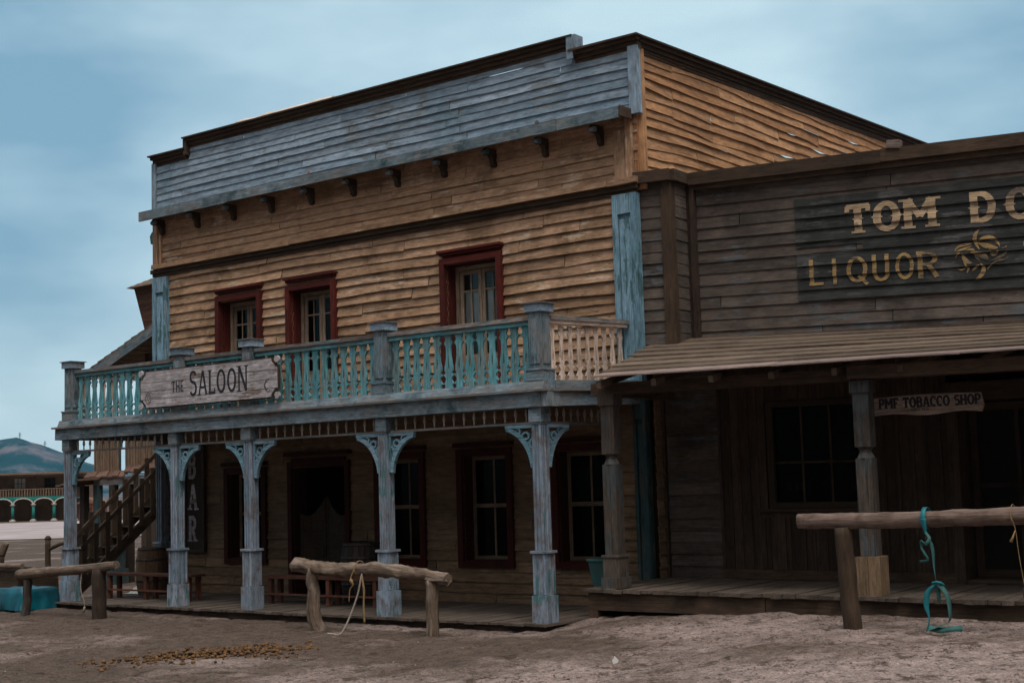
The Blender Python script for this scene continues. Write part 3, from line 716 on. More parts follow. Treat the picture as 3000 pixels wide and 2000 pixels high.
# frames behind the false front (posts that carry it)
mb = MB()
for i in range(12): mb.box(-11.0 + i * .98, -10.9 + i * .98, WY + .04, WY + .14, 6.37, 8.66, axis=2)
mb.build('false_front_stud', M['brown'], sal)

# french windows of the upper storey
def upper_window(op, curtain, flip=False):
    x0, x1, z0, z1 = op
    f = MB(); w_ = .10
    f.box(x0 - w_, x0, WY - .12, WY + .03, z0, z1 + w_, axis=2); f.box(x1, x1 + w_, WY - .12, WY + .03, z0, z1 + w_, axis=2)
    f.box(x0, x1, WY - .117, WY + .03, z1, z1 + w_ - .001, axis=0)
    f.box(x0 - w_ - .02, x1 + w_ + .02, WY - .16, WY, z1 + w_ + .095, z1 + w_ + .135, axis=0); f.box(x0 - w_ + .01, x1 + w_ - .01, WY - .12, WY, z1 + w_ + .05, z1 + w_ + .0945, axis=0)
    f.box(x0 - w_ + .02, x1 + w_ - .02, WY - .04, WY, z1 + w_, z1 + w_ + .049, axis=0)
    # deep reveal
    f.box(x0 - .01, x0 + .012, WY + .031, WY + .30, z0, z1, axis=2); f.box(x1 - .012, x1 + .01, WY + .031, WY + .30, z0, z1, axis=2); f.box(x0 + .012, x1 - .012, WY + .031, WY + .30, z1 - .012, z1 + .01, axis=0)
    fr = f.build('window', M['red'], sal)
    s = MB(); ya, yb = WY + .20, WY + .245
    rect_frame(s, x0 + .014, x1 - .014, z0, z1 - .02, .07, ya - .03, yb)
    xm = (x0 + x1) / 2
    for (a, b) in ((x0 + .09, xm - .006), (xm + .006, x1 - .09)):
        rect_frame(s, a, b, z0 + .08, z1 - .10, .065, ya, yb)
        zt = z1 - .10 - .065 - .26
        s.box(a + .065, b - .065, ya + .008, yb - .006, zt - .03, zt, axis=0)
        zb_ = z0 + .75
        s.box(a + .065, b - .065, ya + .008, yb - .006, zb_ - .06, zb_, axis=0); s.box(a + .065, b - .065, ya + .01, yb - .01, z0 + .14, zb_ - .06, axis=2)
        mid = (a + b) / 2; s.box(mid - .011, mid + .011, ya + .01, yb - .01, zb_, z1 - .165, axis=2)
        s.box(a + .065, b - .065, ya + .012, yb - .012, zb_ + .22, zb_ + .24, axis=0)
    s.build('french_doors', M['sashup'], fr)
    g_ = MB(); g_.box(x0 + .1, x1 - .1, ya + .02, ya + .025, z0 + .7, z1 - .15); g_.build('pane', M['glassup'], fr)
    if curtain:
        c = MB()
        for (xa, side) in ((x0 + .13, 1), (xm - .05, -1), (xm + .07, 1), (x1 - .12, -1)):
            n = 14; V = []; Gc = []
            zs = [z1 - .42, z1 - .8, z1 - 1.2, z1 - 1.6, z0 + .75]
            ws = [.22, .20, .14, .09, .13]
            if curtain == 2 and side == -1 and xa > xm: ws = [.2, .18, .1, .08, .12]
            for zi, (zz, ww) in enumerate(zip(zs, ws)):
                for i in range(n + 1):
                    xx = xa + side * ww * i / n; V.append((xx, yb + .016 + .008 * math.sin(i * 1.9 + zi), zz)); Gc.append((xx, zz, 0))
            F = [(r_ * (n + 1) + i, r_ * (n + 1) + i + 1, (r_ + 1) * (n + 1) + i + 1, (r_ + 1) * (n + 1) + i) for r_ in range(4) for i in range(n)]
            c.add(V, F, Gc, .5, 0, True)
        c.build('curtain', M['curtain'], fr)
upper_window(UP[0], 0); upper_window(UP[1], 1); upper_window(UP[2], 2)
def lower_window(op):
    x0, x1, z0, z1 = op; f = MB(); w_ = .11
    rect_frame(f, x0 - w_, x1 + w_, z0 - w_, z1 + w_, w_, WY - .09, WY + .02)
    f.box(x0 - w_ - .03, x1 + w_ + .03, WY - .13, WY, z1 + w_ + .03, z1 + w_ + .10, axis=0)
    f.box(x0 - .008, x0 + .01, WY + .021, WY + .25, z0, z1, axis=2); f.box(x1 - .01, x1 + .008, WY + .021, WY + .25, z0, z1, axis=2); f.box(x0 + .01, x1 - .01, WY + .021, WY + .25, z0 - .01, z0 + .01, axis=0); f.box(x0 + .01, x1 - .01, WY + .021, WY + .25, z1 - .01, z1 + .01, axis=0)
    fr = f.build('window', M['darkred'], sal)
    s = MB(); ya, yb = WY + .19, WY + .23
    rect_frame(s, x0 + .012, x1 - .012, z0 + .012, z1 - .012, .06, ya, yb); zm = (z0 + z1) / 2 + .03; xm = (x0 + x1) / 2
    s.box(x0 + .07, x1 - .07, ya - .01, yb + .01, zm - .03, zm + .035, axis=0); s.box(xm - .016, xm + .016, ya + .005, yb - .005, z0 + .07, zm - .03, axis=2); s.box(xm - .016, xm + .016, ya + .005, yb - .005, zm + .035, z1 - .07, axis=2)
    s.build('sash', M['sash'], fr)
    g_ = MB(); g_.box(x0 + .06, x1 - .06, ya + .017, ya + .022, z0 + .06, z1 - .06); g_.build('pane', M['glass'], fr)
for op in LOW: lower_window(op)
# doorway with batwing doors
x0, x1, z0, z1 = DOOR; f = MB(); w_ = .10
f.box(x0 - w_, x0, WY - .09, WY + .3, z0, z1 + w_, axis=2); f.box(x1, x1 + w_, WY - .09, WY + .3, z0, z1 + w_, axis=2); f.box(x0, x1, WY - .087, WY + .3, z1, z1 + w_ + .06, axis=0)
f.box(x0 - w_ - .04, x1 + w_ + .04, WY - .14, WY, z1 + w_ + .1, z1 + w_ + .17, axis=0)
dr = f.build('doorway', M['darkred'], sal)
for sgn in (0, 1):
    d_ = MB(); wd = .60; H_ = 1.02
    n = 12; top = [(wd * i / n, H_ + .30 * (1 - ((i / n) if True else 0)) ** 1.6 - .10 * math.sin(i / n * PI)) for i in range(n + 1)]
    poly = [(0, 0)] + [(wd, 0)] + top[::-1]
    if sgn: poly = [(-a, b) for a, b in poly]
    d_.prism(poly, 0, .035, 'xz', vert=True)
    s2 = -1 if sgn else 1
    d_.box(min(0, s2 * .05), max(0, s2 * .05), -.012, -.0005, .05, 1.22, axis=2); d_.box(min(s2 * .52, s2 * .57), max(s2 * .52, s2 * .57), -.012, -.0005, .05, .95, axis=2)
    for k in range(9): d_.box(min(s2 * .07, s2 * .5), max(s2 * .07, s2 * .5), -.014, -.001, .16 + k * .09, .2 + k * .09, axis=0)
    dd = d_.build('batwing_door', M['dkbrown'], dr); dd.location = (-6.72 + (-.012 if sgn else .012), WY + .12, .55); dd.rotation_euler = (0, 0, math.radians(6 if sgn else -8))

# deck
mb = MB(); x = -11.36
while x < .02:
    ww = R.uniform(.11, .17)
    if x + ww > .04: ww = .04 - x
    if ww < .03: break
    mb.box(x + .003, x + ww - .003, -.10 + R.uniform(-.035, .03), WY + .1, .085 + R.uniform(-.004, .004), .12 + R.uniform(-.005, .005), axis=1); x += ww
mb.build('deck', M['deck'], sal)
mb = MB(); mb.box(-11.3, -.03, -.02, .05, -.1, .084, axis=0); mb.box(-11.28, -.05, 1.1, 1.2, -.1, .084, axis=0); mb.box(-11.3, -11.22, .05, WY, -.1, .084, axis=1); mb.box(-.1, -.03, .05, WY, -.1, .084, axis=1); mb.build('deck_joist', M['dkbrown'], sal)
# posts
PX = [-10.87, -7.83, -5.98, -3.0, -.12]
PYC = .13
def make_post():
    p = MB(); s = .15
    p.box(-s, s, -s, s, .12, .485, axis=2)
    p.box(-.118, .118, -.118, .118, .486, 1.05, axis=2)
    for a, b in ((-.118, -.08), (.08, .118)):
        p.box(a, b, -.134, -.1185, .50, 1.04, axis=2); p.box(.1185, .134, a, b, .50, 1.04, axis=2); p.box(a, b, .1185, .134, .5, 1.04, axis=2); p.box(-.134, -.1185, a, b, .5, 1.04, axis=2)
    p.box(-.155, .155, -.155, .155, 1.051, 1.085, axis=0)
    p.box(-.085, .085, -.085, .085, 1.086, 2.80, axis=2)
    for a, b in ((-.092, -.05), (-.02, .02), (.05, .092)):
        p.box(a, b, -.098, -.0855, 1.09, 2.79, axis=2); p.box(.0855, .098, a, b, 1.09, 2.79, axis=2); p.box(a, b, .0855, .098, 1.09, 2.79, axis=2); p.box(-.098, -.0855, a, b, 1.09, 2.79, axis=2)
    return p
def make_cap():
    p = MB(); p.box(-.125, .125, -.125, .125, 2.83, 3.032, axis=0); p.box(-.11, .11, -.11, .11, 2.80, 2.829, axis=0); return p
def scroll_bracket(sx, lenx=.50, lenz=.58):
    b_ = MB(); y0, y1 = -.03, .03
    X = lambda x: sx * x
    def box(xa, xb, za, zb): b_.box(min(X(xa), X(xb)), max(X(xa), X(xb)), y0, y1, za, zb)
    box(.0, lenx, -.045, 0)                       # top bar
    b_.box(min(X(0), X(.035)), max(X(0), X(.035)), y0 + .002, y1 - .002, -lenz, -.046, axis=2)
    pts = []
    for i in range(17):
        t = i / 16 * PI / 2; pts.append((X(.05 + (lenx - .06) * (1 - math.sin(t)) ** 1.0), -.06 - (lenz - .05) * (1 - math.cos(t)) ** .9))
    b_.band(pts, lambda t: .045 + .03 * math.sin(t * PI), y0 + .004, y1 - .004)
    sp = []
    for i in range(26):
        t = i / 25; a = math.radians(200 + t * 470); r = .095 * (1 - t * .72); sp.append((X(.14 + r * math.cos(a)), -.165 + r * math.sin(a)))
    b_.band(sp, lambda t: .036 - .012 * t, y0 + .006, y1 - .006)
    sp = []
    for i in range(16):
        t = i / 15; a = math.radians(60 + t * 330); r = .05 * (1 - t * .6); sp.append((X(.285 + r * math.cos(a)), -.095 + r * math.sin(a)))
    b_.band(sp, .022, y0 + .008, y1 - .008)
    b_.band([(X(.04), -.33), (X(.075), -.30), (X(.085), -.26), (X(.06), -.24)], .028, y0 + .008, y1 - .008)
    b_.band([(X(.035), -.42), (X(.06), -.38), (X(.055), -.345)], .022, y0 + .01, y1 - .01)
    return b_
post0 = None; br_l = br_r = None
for i, px in enumerate(PX):
    if post0 is None:
        post0 = make_post().build('porch_post', M['post'], sal); make_cap().build('capital', M['bluegrain'], post0); o = post0
        bl = scroll_bracket(1).build('scroll_bracket', M['bluepaint'], sal); brr = scroll_bracket(-1).build('scroll_bracket', M['bluepaint'], sal)
        bl.location = (px + .085, PYC, 2.80); brr_proto = brr
        brr.location = (PX[1] - .1, PYC, 2.80)
    else:
        o = copy_tree(post0, sal)
        if i < 4:
            c = bl.copy(); COL.objects.link(c); c.parent = sal; c.location = (px + .085, PYC, 2.80)
        if i > 1:
            c = brr.copy(); COL.objects.link(c); c.parent = sal; c.location = (px - .085, PYC, 2.80)
    o.location = (px, PYC, 0); o.scale = (.86, .86, 1)
c = bl.copy(); COL.objects.link(c); c.parent = sal; c.location = (PX[4] + .02, PYC + .12, 2.80); c.rotation_euler = (0, 0, PI / 2)
c = copy_tree(post0, sal); c.location = (PX[0], 2.2, 0); c.scale = (.86, .86, 1)
# turned spindles under the beam
def spindle_mb():
    m_ = MB(); pr = [(.010, -.19), (.014, -.17), (.011, -.14), (.018, -.11), (.028, -.085), (.017, -.065), (.023, -.05), (.013, -.03), (.009, .0)]
    m_.lathe([(r, z) for r, z in pr], n=8); return m_
sp0 = None
def frieze(xa, xb):
    global sp0
    b_ = MB(); b_.box(xa, xb, PYC - .03, PYC + .03, 2.802, 2.835, axis=0); fr = b_.build('spindle_frieze', M['greytop'], sal)
    n = int((xb - xa) / .185)
    for k in range(n):
        xx = xa + (xb - xa) * (k + .5) / n
        if sp0 is None: sp0 = spindle_mb().build('spindle', M['spin'], fr); o = sp0
        else: o = sp0.copy(); COL.objects.link(o); o.parent = fr
        o.location = (xx, PYC, 3.028)
for a, b in zip(PX, PX[1:]): frieze(a + .13, b - .13)
fe_b = MB(); fe_b.box(-.15, -.09, .27, 2.3, 2.802, 2.835, axis=1); fe = fe_b.build('spindle_frieze', M['greytop'], sal)
for k in range(11):
    o = sp0.copy(); COL.objects.link(o); o.parent = fe; o.location = (-.12, .36 + k * .17, 3.028)
fe.rotation_euler = (0, 0, 0)
# beams and fascias of the balcony
def tilt(y): return .085 * max(0, y) / 2.3          # the balcony end sags outward
mb = MB(); x = -11.13
while x < .14:
    x2 = min(x + R.uniform(2.5, 4.5), .14)
    if .14 - x2 < 1: x2 = .14
    mb.box(x, x2 - .003, -.02, .26, 3.033, 3.235, axis=0, jit=.003); x = x2
P = [((-.10, .13)[k & 1], (.262, 2.36)[(k >> 1) & 1], (3.033, 3.225)[(k >> 2) & 1] + tilt((.262, 2.36)[(k >> 1) & 1])) for k in range(8)]
mb.hexa(P, (.2, 2.1, .2), 1)
P = [((-11.12, -10.9)[k & 1], (.262, 2.36)[(k >> 1) & 1], (3.033, 3.225)[(k >> 2) & 1]) for k in range(8)]; mb.hexa(P, (.2, 2.1, .2), 1)
mb.box(.02, .155, -.035, .10, 3.03, 3.26, axis=2)
mb.build('balcony_beam', M['bluegrain'], sal)
mb = MB(); mb.box(-11.16, .16, -.085, .26, 3.236, 3.268, axis=0); 
P = [((-.10, .175)[k & 1], (.262, 2.36)[(k >> 1) & 1], (3.232, 3.262)[(k >> 2) & 1] + tilt((.262, 2.36)[(k >> 1) & 1])) for k in range(8)]; mb.hexa(P, (.2, 2.1, .05), 1)
mb.build('beam_lip', M['greytop'], sal)
mb = MB(); x = -11.03
while x < .09:
    x2 = min(x + R.uniform(2.2, 4), .09)
    if .09 - x2 < 1: x2 = .09
    P = [((x, x2 - .004)[k & 1], (.0 - .045 * (1 - ((k >> 2) & 1)), .24)[(k >> 1) & 1], (3.269, 3.385)[(k >> 2) & 1]) for k in range(8)]
    mb.hexa(P, (x2 - x, .2, .12), 0); x = x2
P = [((-.10, .10)[k & 1], (.242, 2.36)[(k >> 1) & 1], (3.264, 3.385)[(k >> 2) & 1] + tilt((.242, 2.36)[(k >> 1) & 1])) for k in range(8)]; mb.hexa(P, (.2, 2.1, .12), 1)
mb.box(-11.03, -10.83, .242, 2.36, 3.269, 3.385, axis=1)
mb.build('balcony_fascia', M['bluegrain'], sal)
mb = MB(); x = -10.82
while x < -.11:
    mb.box(x, min(x + .148, -.105), .245, WY - .05, 3.30, 3.345, axis=1); x += .152
mb.build('balcony_floor', M['dkbrown'], sal)
# newel posts
def newel():
    p = MB(); p.box(-.165, .165, -.165, .165, 3.386, 3.53, axis=0); p.box(-.18, .18, -.18, .18, 3.531, 3.552, axis=0)
    p.box(-.125, .125, -.125, .125, 3.553, 4.335, axis=2)
    for s in (-1, 1):
        for a, b in ((-.095, .055),):
            p.box(a, b + .04, s * .1255 if s > 0 else -.145, .145 if s > 0 else -.1255, 3.62, 4.24, axis=2); p.box(s * .1255 if s > 0 else -.145, .145 if s > 0 else -.1255, a, b + .04, 3.62, 4.24, axis=2)
    return p
nw = newel().build('newel_post', M['bluegrain'], sal)
cp = MB(); cp.box(-.17, .17, -.17, .17, 4.336, 4.447, axis=0); cp.build('newel_cap', M['bluegrey'], nw); cp = MB(); cp.box(-.20, .20, -.20, .20, 4.448, 4.462, axis=0); cp.build('cap_board', M['greytop'], nw)
NX = [-10.80, -7.69, -5.95, -3.0, -.08]
for i, xx in enumerate(NX):
    o = nw if i == 0 else copy_tree(nw, sal); o.location = (xx, .135, 0); o.scale = (.86, .86, 1)
# railing bays
def baluster_mb(kx=1.2, th=.014):
    prof = [(0, .058), (.045, .058), (.06, .046), (.10, .043), (.125, .056), (.15, .066), (.175, .060), (.21, .040), (.28, .036), (.38, .037), (.50, .048), (.60, .063), (.66, .064), (.70, .050), (.715, .048), (.73, .084), (.755, .080), (.78, .054), (.81, .044), (.85, .048), (.88, .066), (.91, .078), (.925, .055), (.96, .056), (1, .056)]
    hole = [(.42, .002), (.48, .008), (.54, .013), (.59, .016), (.63, .015), (.655, .002)]
    H_ = .78; m_ = MB(); zt = .78
    for s in (-1, 1):
        poly = [(s * .0001, zt)] + [(s * w_ * kx, zt - t * H_) for t, w_ in prof] + [(s * .0001, zt - H_)] + [(s * w_, zt - t * H_) for t, w_ in hole[::-1]]
        m_.prism(poly, -th, th, 'xz', tint=.5, vert=True)
    return m_
bal_t = None; bal_c = None
def railing(xa, xb, n):
    global bal_t
    h = MB(); h.box(xa, xb, .07, .23, 4.235, 4.292, axis=0, jit=.003); h.box(xa, xb, .09, .21, 4.222, 4.2345, axis=0); rl = h.build('railing', M['greytop'], sal)
    h = MB(); h.box(xa, xb, .10, .20, 4.168, 4.221, axis=0); h.build('under_rail', M['teal'], rl)
    for k in range(n):
        xx = xa + (xb - xa) * (k + .5) / n
        if bal_t is None: bal_t = baluster_mb().build('baluster', M['teal'], rl); o = bal_t
        else: o = bal_t.copy(); COL.objects.link(o); o.parent = rl
        o.location = (xx, .15 + R.uniform(-.006, .006), 3.387); o.rotation_euler = (R.uniform(-.01, .01), R.uniform(-.012, .012), R.uniform(-.05, .05))
for (a, b), n in zip(zip(NX, NX[1:]), (14, 7, 13, 13)): railing(a + .13, b - .13, n)
# end railing, cream inside face, rising towards the wall
ya, yb = .30, 2.30
def rt(y): return 4.222 + .075 * (y - .3) / 2.
h = MB()
P = [((-.17, .0)[k & 1], (ya, yb)[(k >> 1) & 1], (rt((ya, yb)[(k >> 1) & 1]) + (.02, .078)[(k >> 2) & 1])) for k in range(8)]; h.hexa(P, (.16, 2, .06), 1)
erl = h.build('railing', M['greytop'], sal); erl['label'] = 'cream end railing beside the neighbouring porch roof'
h = MB(); P = [((-.14, -.02)[k & 1], (ya, yb - .05)[(k >> 1) & 1], (rt((ya, yb)[(k >> 1) & 1]) + (-.035, .0195)[(k >> 2) & 1])) for k in range(8)]; h.hexa(P, (.12, 2, .05), 1)
h.build('under_rail', M['cream'], erl)
for k in range(9):
    y = ya + .02 + (yb - ya - .08) * (k + .5) / 9
    if bal_c is None: bal_c = baluster_mb(.95, .009).build('baluster', M['cream'], erl); o = bal_c
    else: o = bal_c.copy(); COL.objects.link(o); o.parent = erl
    o.location = (-.08, y, 3.387 + tilt(y)); o.rotation_euler = (0, 0, PI / 2)
    o.scale = (1, 1, .99)
# left end railing
h = MB(); h.box(-10.88, -10.72, .28, 2.3, 4.235, 4.292, axis=1); lrl = h.build('railing', M['greytop'], sal)
h = MB(); h.box(-10.85, -10.75, .28, 2.3, 4.168, 4.221, axis=1); h.build('under_rail', M['cream'], lrl)
for k in range(10):
    o = bal_c.copy(); COL.objects.link(o); o.parent = lrl; o.location = (-10.8, .4 + k * .2, 3.387)

# signs and things on the saloon
sg = empty('saloon_sign', (*S2W(-6.80, -.09), 3.78), SA)
tag(sg, 'long whitewashed sign board reading THE SALOON on the balcony railing', 'sign')
hw, hh = 1.74, .325
def sign_outline(hw, hh, c):
    pts = []
    for (sx, sz) in ((1, 1), (-1, 1), (-1, -1), (1, -1)):
        arc = []
        for i in range(6):
            a = i / 5 * PI / 2; arc.append((sx * (hw - c * .75 * math.cos(a) * 1.0 if False else 0), 0))
        q = [(sx * hw, sz * (hh - c)), (sx * (hw - c * .35), sz * (hh - c * .95)), (sx * (hw - c * .62), sz * (hh - c * .62)), (sx * (hw - c * .95), sz * (hh - c * .35)), (sx * (hw - c), sz * hh)]
        if (sx > 0) == (sz > 0): pass
        else: q = q[::-1]
        pts += q
    return pts
b_ = MB(); o_ = sign_outline(hw - .03, hh - .02, .14)
zs = [-hh, -.17, -.03, .12, hh]
b_.prism(sign_outline(hw, hh, .13), 0, .03, 'xz'); b_.build('rim', M['dkbrown'], sg)
b_ = MB()
for za, zb in zip(zs, zs[1:]):
    p_ = clip(o_, za + .004, zb - .004)
    if p_: b_.prism(p_, -.012, -.0005, 'xz')
b_.build('board', M['signwood'], sg)
for sx in (-1, 1):
    for sz in (-1, 1):
        b_ = MB(); b_.tube([(sx * (hw - .03), -.02, sz * (hh - .04)), (sx * (hw - .03), .02, sz * (hh - .04))], .055, 12); b_.build('corner_disc', M['signwood'], sg)
t_ = MB(); text(t_, 'THE', -.88, -.085, .19, .74, .16, -.0125, serif=.045, gap=.1); t_.build('lettering', M['ink'], sg)
t_ = MB(); text(t_, 'SALOON', -.42, -.175, .40, .76, .15, -.0125, serif=.04, gap=.07, sizes=[1.06, 1, 1, 1.0, 1.0, 1.04]); t_.build('lettering', M['ink'], sg)
t_ = MB()
for i in range(7): put_poly(t_, [(-.28 + i * .045, -.245), (-.25 + i * .045, -.245), (-.25 + i * .045, -.235 + (.012 if i == 3 else 0)), (-.28 + i * .045, -.235)], -.0125)
for cx, cz in ((-1.44, -.15), (1.44, -.12)):
    for k in range(3):
        for i in range(9):
            a0, a1 = math.radians(60 + i * 28), math.radians(60 + (i + 1) * 28); r_ = .03 + k * .028; dx = k * .03 * (1 if cx > 0 else -1)
            put_poly(t_, [(cx + dx + r_ * math.cos(a0) * .9, cz + r_ * math.sin(a0) * 1.25), (cx + dx + r_ * math.cos(a1) * .9, cz + r_ * math.sin(a1) * 1.25), (cx + dx + (r_ - .011) * math.cos(a1) * .9, cz + (r_ - .011) * math.sin(a1) * 1.25), (cx + dx + (r_ - .011) * math.cos(a0) * .9, cz + (r_ - .011) * math.sin(a0) * 1.25)], -.0125)
t_.build('ornament', M['engrave'], sg)

bs = empty('bar_sign', (*S2W(-10.05, WY - .10), 0), SA)
tag(bs, 'tall dark board with worn white letters BAR at the left end of the saloon wall', 'sign')
b_ = MB(); b_.box(-.26, .26, 0, .04, .92, 2.86, axis=2); b_.build('board', M['dkbrown'], bs)
b_ = MB(); rect_frame(b_, -.29, .29, .88, 2.90, .05, -.02, .045); b_.build('frame', M['dkbrown'], bs)
for ch, z in (('B', 2.28), ('A', 1.68), ('R', 1.08)):
    t_ = MB(); text(t_, ch, -.17, z, .48, .66, .24, 0.0, serif=.07); t_.build('lettering', M['signwood'], bs)

lp = empty('flood_lamp', (*S2W(-11.38, WY + .1), 7.12), SA); tag(lp, 'small green metal flood lamp on the upper left corner of the saloon', 'lamp')
b_ = MB(); b_.prism([(-.09, -.12), (.07, -.16), (.07, .12), (-.05, .12), (-.12, .04)], -.1, .1, 'xz'); b_.build('housing', M['lampgreen'], lp)
b_ = MB(); b_.tube([(.0, 0, -.12), (-.02, 0, -.22), (.06, 0, -.34)], .008, 6); b_.build('cable', M['black'], lp)
b_ = MB(); pts = [(-1.3 + i * .2, .01 * math.sin(i), .008 * math.sin(i * 1.7)) for i in range(14)]
b_.tube(pts, [.062 + .01 * mn.noise(Vector((i * .5, 0, 0))) for i in range(14)], 10, rough=.12); o = b_.build('canvas_roll', M['canvas'], loc=(*S2W(-7.6, 2.47), 9.00)); o.rotation_euler = (0, .0, SA)
tag(o, 'pale rolled canvas lying along the top of the saloon false front', 'canvas')
for i, (px, nm) in enumerate(((-6.6, 'stone'), (-2.2, 'stone'))):
    b_ = MB(); b_.lathe([(.02, 0), (.032, .01), (.036, .05), (.02, .085), (.008, .10)], n=7); o = b_.build('stone', M['logpink'], loc=(*S2W(px + 2.4 * i * .3, WY - .3), 7.565))
    tag(o, ('small tan stone on the saloon eave left of the middle', 'small tan stone on the saloon eave nearer its right end')[i], 'stone', 'stones on the saloon eave')

# ================================================================ LIQUOR AND TOBACCO SHOP
tob = empty('liquor_and_tobacco_shop', (T0[0], T0[1], 0), TA)
tag(tob, 'dark grey brown clapboard shop with faded liquor lettering above a plank porch roof', 'building')
shear = lambda x, y, z: (x, y, z - .036 * x * sst(3.0, 4.5, z) - .008 * x * (1 - sst(3, 4.5, z)))
TX1 = 9.0
LZ0, LZ1 = 3.846, 6.45
mb = MB(xf=shear); rows = round((LZ1 - LZ0) / .17)
LP = siding(mb, .6, TX1, LZ0, LZ1, .17, 2.5, (), proud=.032, lo=1.2, hi=3.2)
mb.build('upper_siding', M['liq'], tob)
# equal proud for the painted rows: the paint film sits on its own boards
SURF = (LZ0, LP, rows, 2.5 - .006, .044)
t_ = MB(xf=shear)
for k in range(14):
    xa = 2.25 + k * .5
    if k < 2: put_poly(t_, [(xa, 4.56), (xa + .5, 4.56), (xa + .5, 5.25), (xa, 5.25)], SURF, 0, .4); put_poly(t_, [(xa, 5.33), (xa + .5, 5.33), (xa + .5, 6.04), (xa, 6.04)], SURF, 0, .4)
    else: put_poly(t_, [(xa, 4.56), (xa + .5, 4.56), (xa + .5, 6.04), (xa, 6.04)], SURF, 0, .4)
t_.build('painted_panel', M['blackpaint'], tob)
SURF2 = (LZ0, LP, rows, 2.5 - .012, .050)
t_ = MB(xf=shear); text(t_, 'TOM', 3.02, 5.47, .41, 1.20, .23, SURF2, serif=.08, spur=True, gap=.09, slope=0.0)
t_.build('lettering', M['lettering'], tob); t_ = MB(xf=shear); text(t_, 'DO', 4.76, 5.47, .41, 1.13, .23, SURF2, serif=.08, spur=True, gap=.28)
t_.build('lettering', M['lettering'], tob)
t_ = MB(xf=shear)
x = 2.42
for ch, adv in zip('LIQUOR', (.385, .22, .45, .37, .27, 0)):
    w_ = GL[ch][0]
    text(t_, ch, x, 4.77, .375, {'L': 1.1, 'I': 1.0, 'Q': 1.12, 'U': 1.05, 'O': .95, 'R': 1.25}[ch], .15, SURF2)
    x += {'L': .34, 'I': .22, 'Q': .37, 'U': .335, 'O': .30, 'R': .3}[ch]
t_.build('lettering', M['lettering2'], tob); t_ = MB(xf=shear); text(t_, 'S', 5.41, 4.85, .375, 1.1, .15, SURF2)
t_.build('lettering', M['lettering2'], tob)
# tobacco leaf emblem: tapered leaf crescents
t_ = MB(xf=shear)
def crescent(pts, wd):
    n = 16; P_ = []
    (x0, y0), (x1, y1), (x2, y2), (x3, y3) = pts
    prev = None
    for i in range(n + 1):
        t = i / n; a = (1 - t) ** 3; b = 3 * (1 - t) ** 2 * t; c = 3 * (1 - t) * t * t; d = t ** 3
        px, pz = a * x0 + b * x1 + c * x2 + d * x3, a * y0 + b * y1 + c * y2 + d * y3
        dx = 3 * ((1 - t) ** 2 * (x1 - x0) + 2 * (1 - t) * t * (x2 - x1) + t * t * (x3 - x2)); dz = 3 * ((1 - t) ** 2 * (y1 - y0) + 2 * (1 - t) * t * (y2 - y1) + t * t * (y3 - y2)); l = math.hypot(dx, dz) or 1
        h_ = wd * math.sin(PI * (t * .94 + .03)) / 2; cur = ((px - dz / l * h_, pz + dx / l * h_), (px + dz / l * h_, pz - dx / l * h_))
        if prev: put_poly(t_, [prev[1], cur[1], cur[0], prev[0]], SURF2)
        prev = cur
def E(u, v):
    X = 4.52 + (u - 1630) * .00123; return (X, 5.21 - (v - 470 + .11 * (u - 1880)) * .001255 + .036 * X)
for pts, wd in [
    (((1910, 475), (1850, 530), (1835, 600), (1905, 695)), 46), (((1885, 612), (1960, 535), (2090, 545), (2120, 665)), 48), (((1885, 622), (1960, 640), (2040, 690), (2100, 672)), 62), (((2005, 690), (2040, 770), (2060, 750), (2100, 700)), 46),
    (((1635, 715), (1655, 640), (1740, 650), (1825, 622)), 30), (((1650, 718), (1700, 690), (1760, 685), (1818, 650)), 24), (((1635, 790), (1640, 750), (1665, 740), (1695, 725)), 20), (((1755, 705), (1800, 685), (1830, 690), (1862, 715)), 28),
    (((1703, 735), (1720, 790), (1760, 845), (1818, 835)), 48), (((1722, 760), (1728, 820), (1740, 850), (1765, 905)), 26), (((1805, 722), (1880, 735), (1965, 760), (1992, 812)), 68), (((1838, 748), (1870, 790), (1890, 805), (1907, 832)), 20),
    (((2192, 690), (2180, 755), (2080, 785), (1998, 822)), 30), (((2202, 765), (2185, 805), (2120, 800), (2050, 822)), 28), (((2197, 650), (2180, 675), (2150, 675), (2130, 682)), 14), (((2085, 818), (2020, 838), (1990, 880), (1963, 908)), 14),
    (((1900, 838), (1962, 890), (1925, 985), (1833, 1018)), 50), (((1645, 898), (1690, 925), (1720, 905), (1745, 888)), 18), (((1895, 858), (1860, 868), (1840, 890), (1808, 922)), 26), (((1753, 950), (1756, 920), (1770, 900), (1782, 878)), 16)]:
    crescent([E(*p) for p in pts], wd * .00124)
t_.build('leaf_emblem', M['lettering2'], tob)
# corner bump, posts, crown
mb = MB(xf=shear); siding(mb, -.05, .38, 4.0, 6.42, .17, 2.0, (), proud=.03); mb.build('corner_siding', M['liq'], tob)
mb = MB(xf=lambda u, v, z: shear(.52 - v, u, z)); siding(mb, 2.04, 2.5, 4.0, 6.42, .17, 0, (), proud=.02); mb.build('return_siding', M['liq'], tob)
mb = MB(xf=shear); mb.box(.36, .54, 1.93, 2.06, 3.98, 6.42, axis=2); mb.build('corner_post', M['brown'], tob); mb = MB(xf=shear); mb.box(.53, .60, 2.42, 2.5, 4.0, 6.42, axis=2); mb.box(.605, .68, 2.38, 2.5, 4.05, 6.42, axis=2); mb.box(.40, .505, 2.061, 2.46, 4.0, 6.4, axis=2); mb.build('corner_post', M['dkbrown'], tob)
mb = MB(xf=shear)
mb.box(-.05, .56, 1.84, 2.60, 6.43, 6.60, axis=0); mb.box(.562, .62, 1.9, 2.62, 6.43, 6.60, axis=1)
x = .625
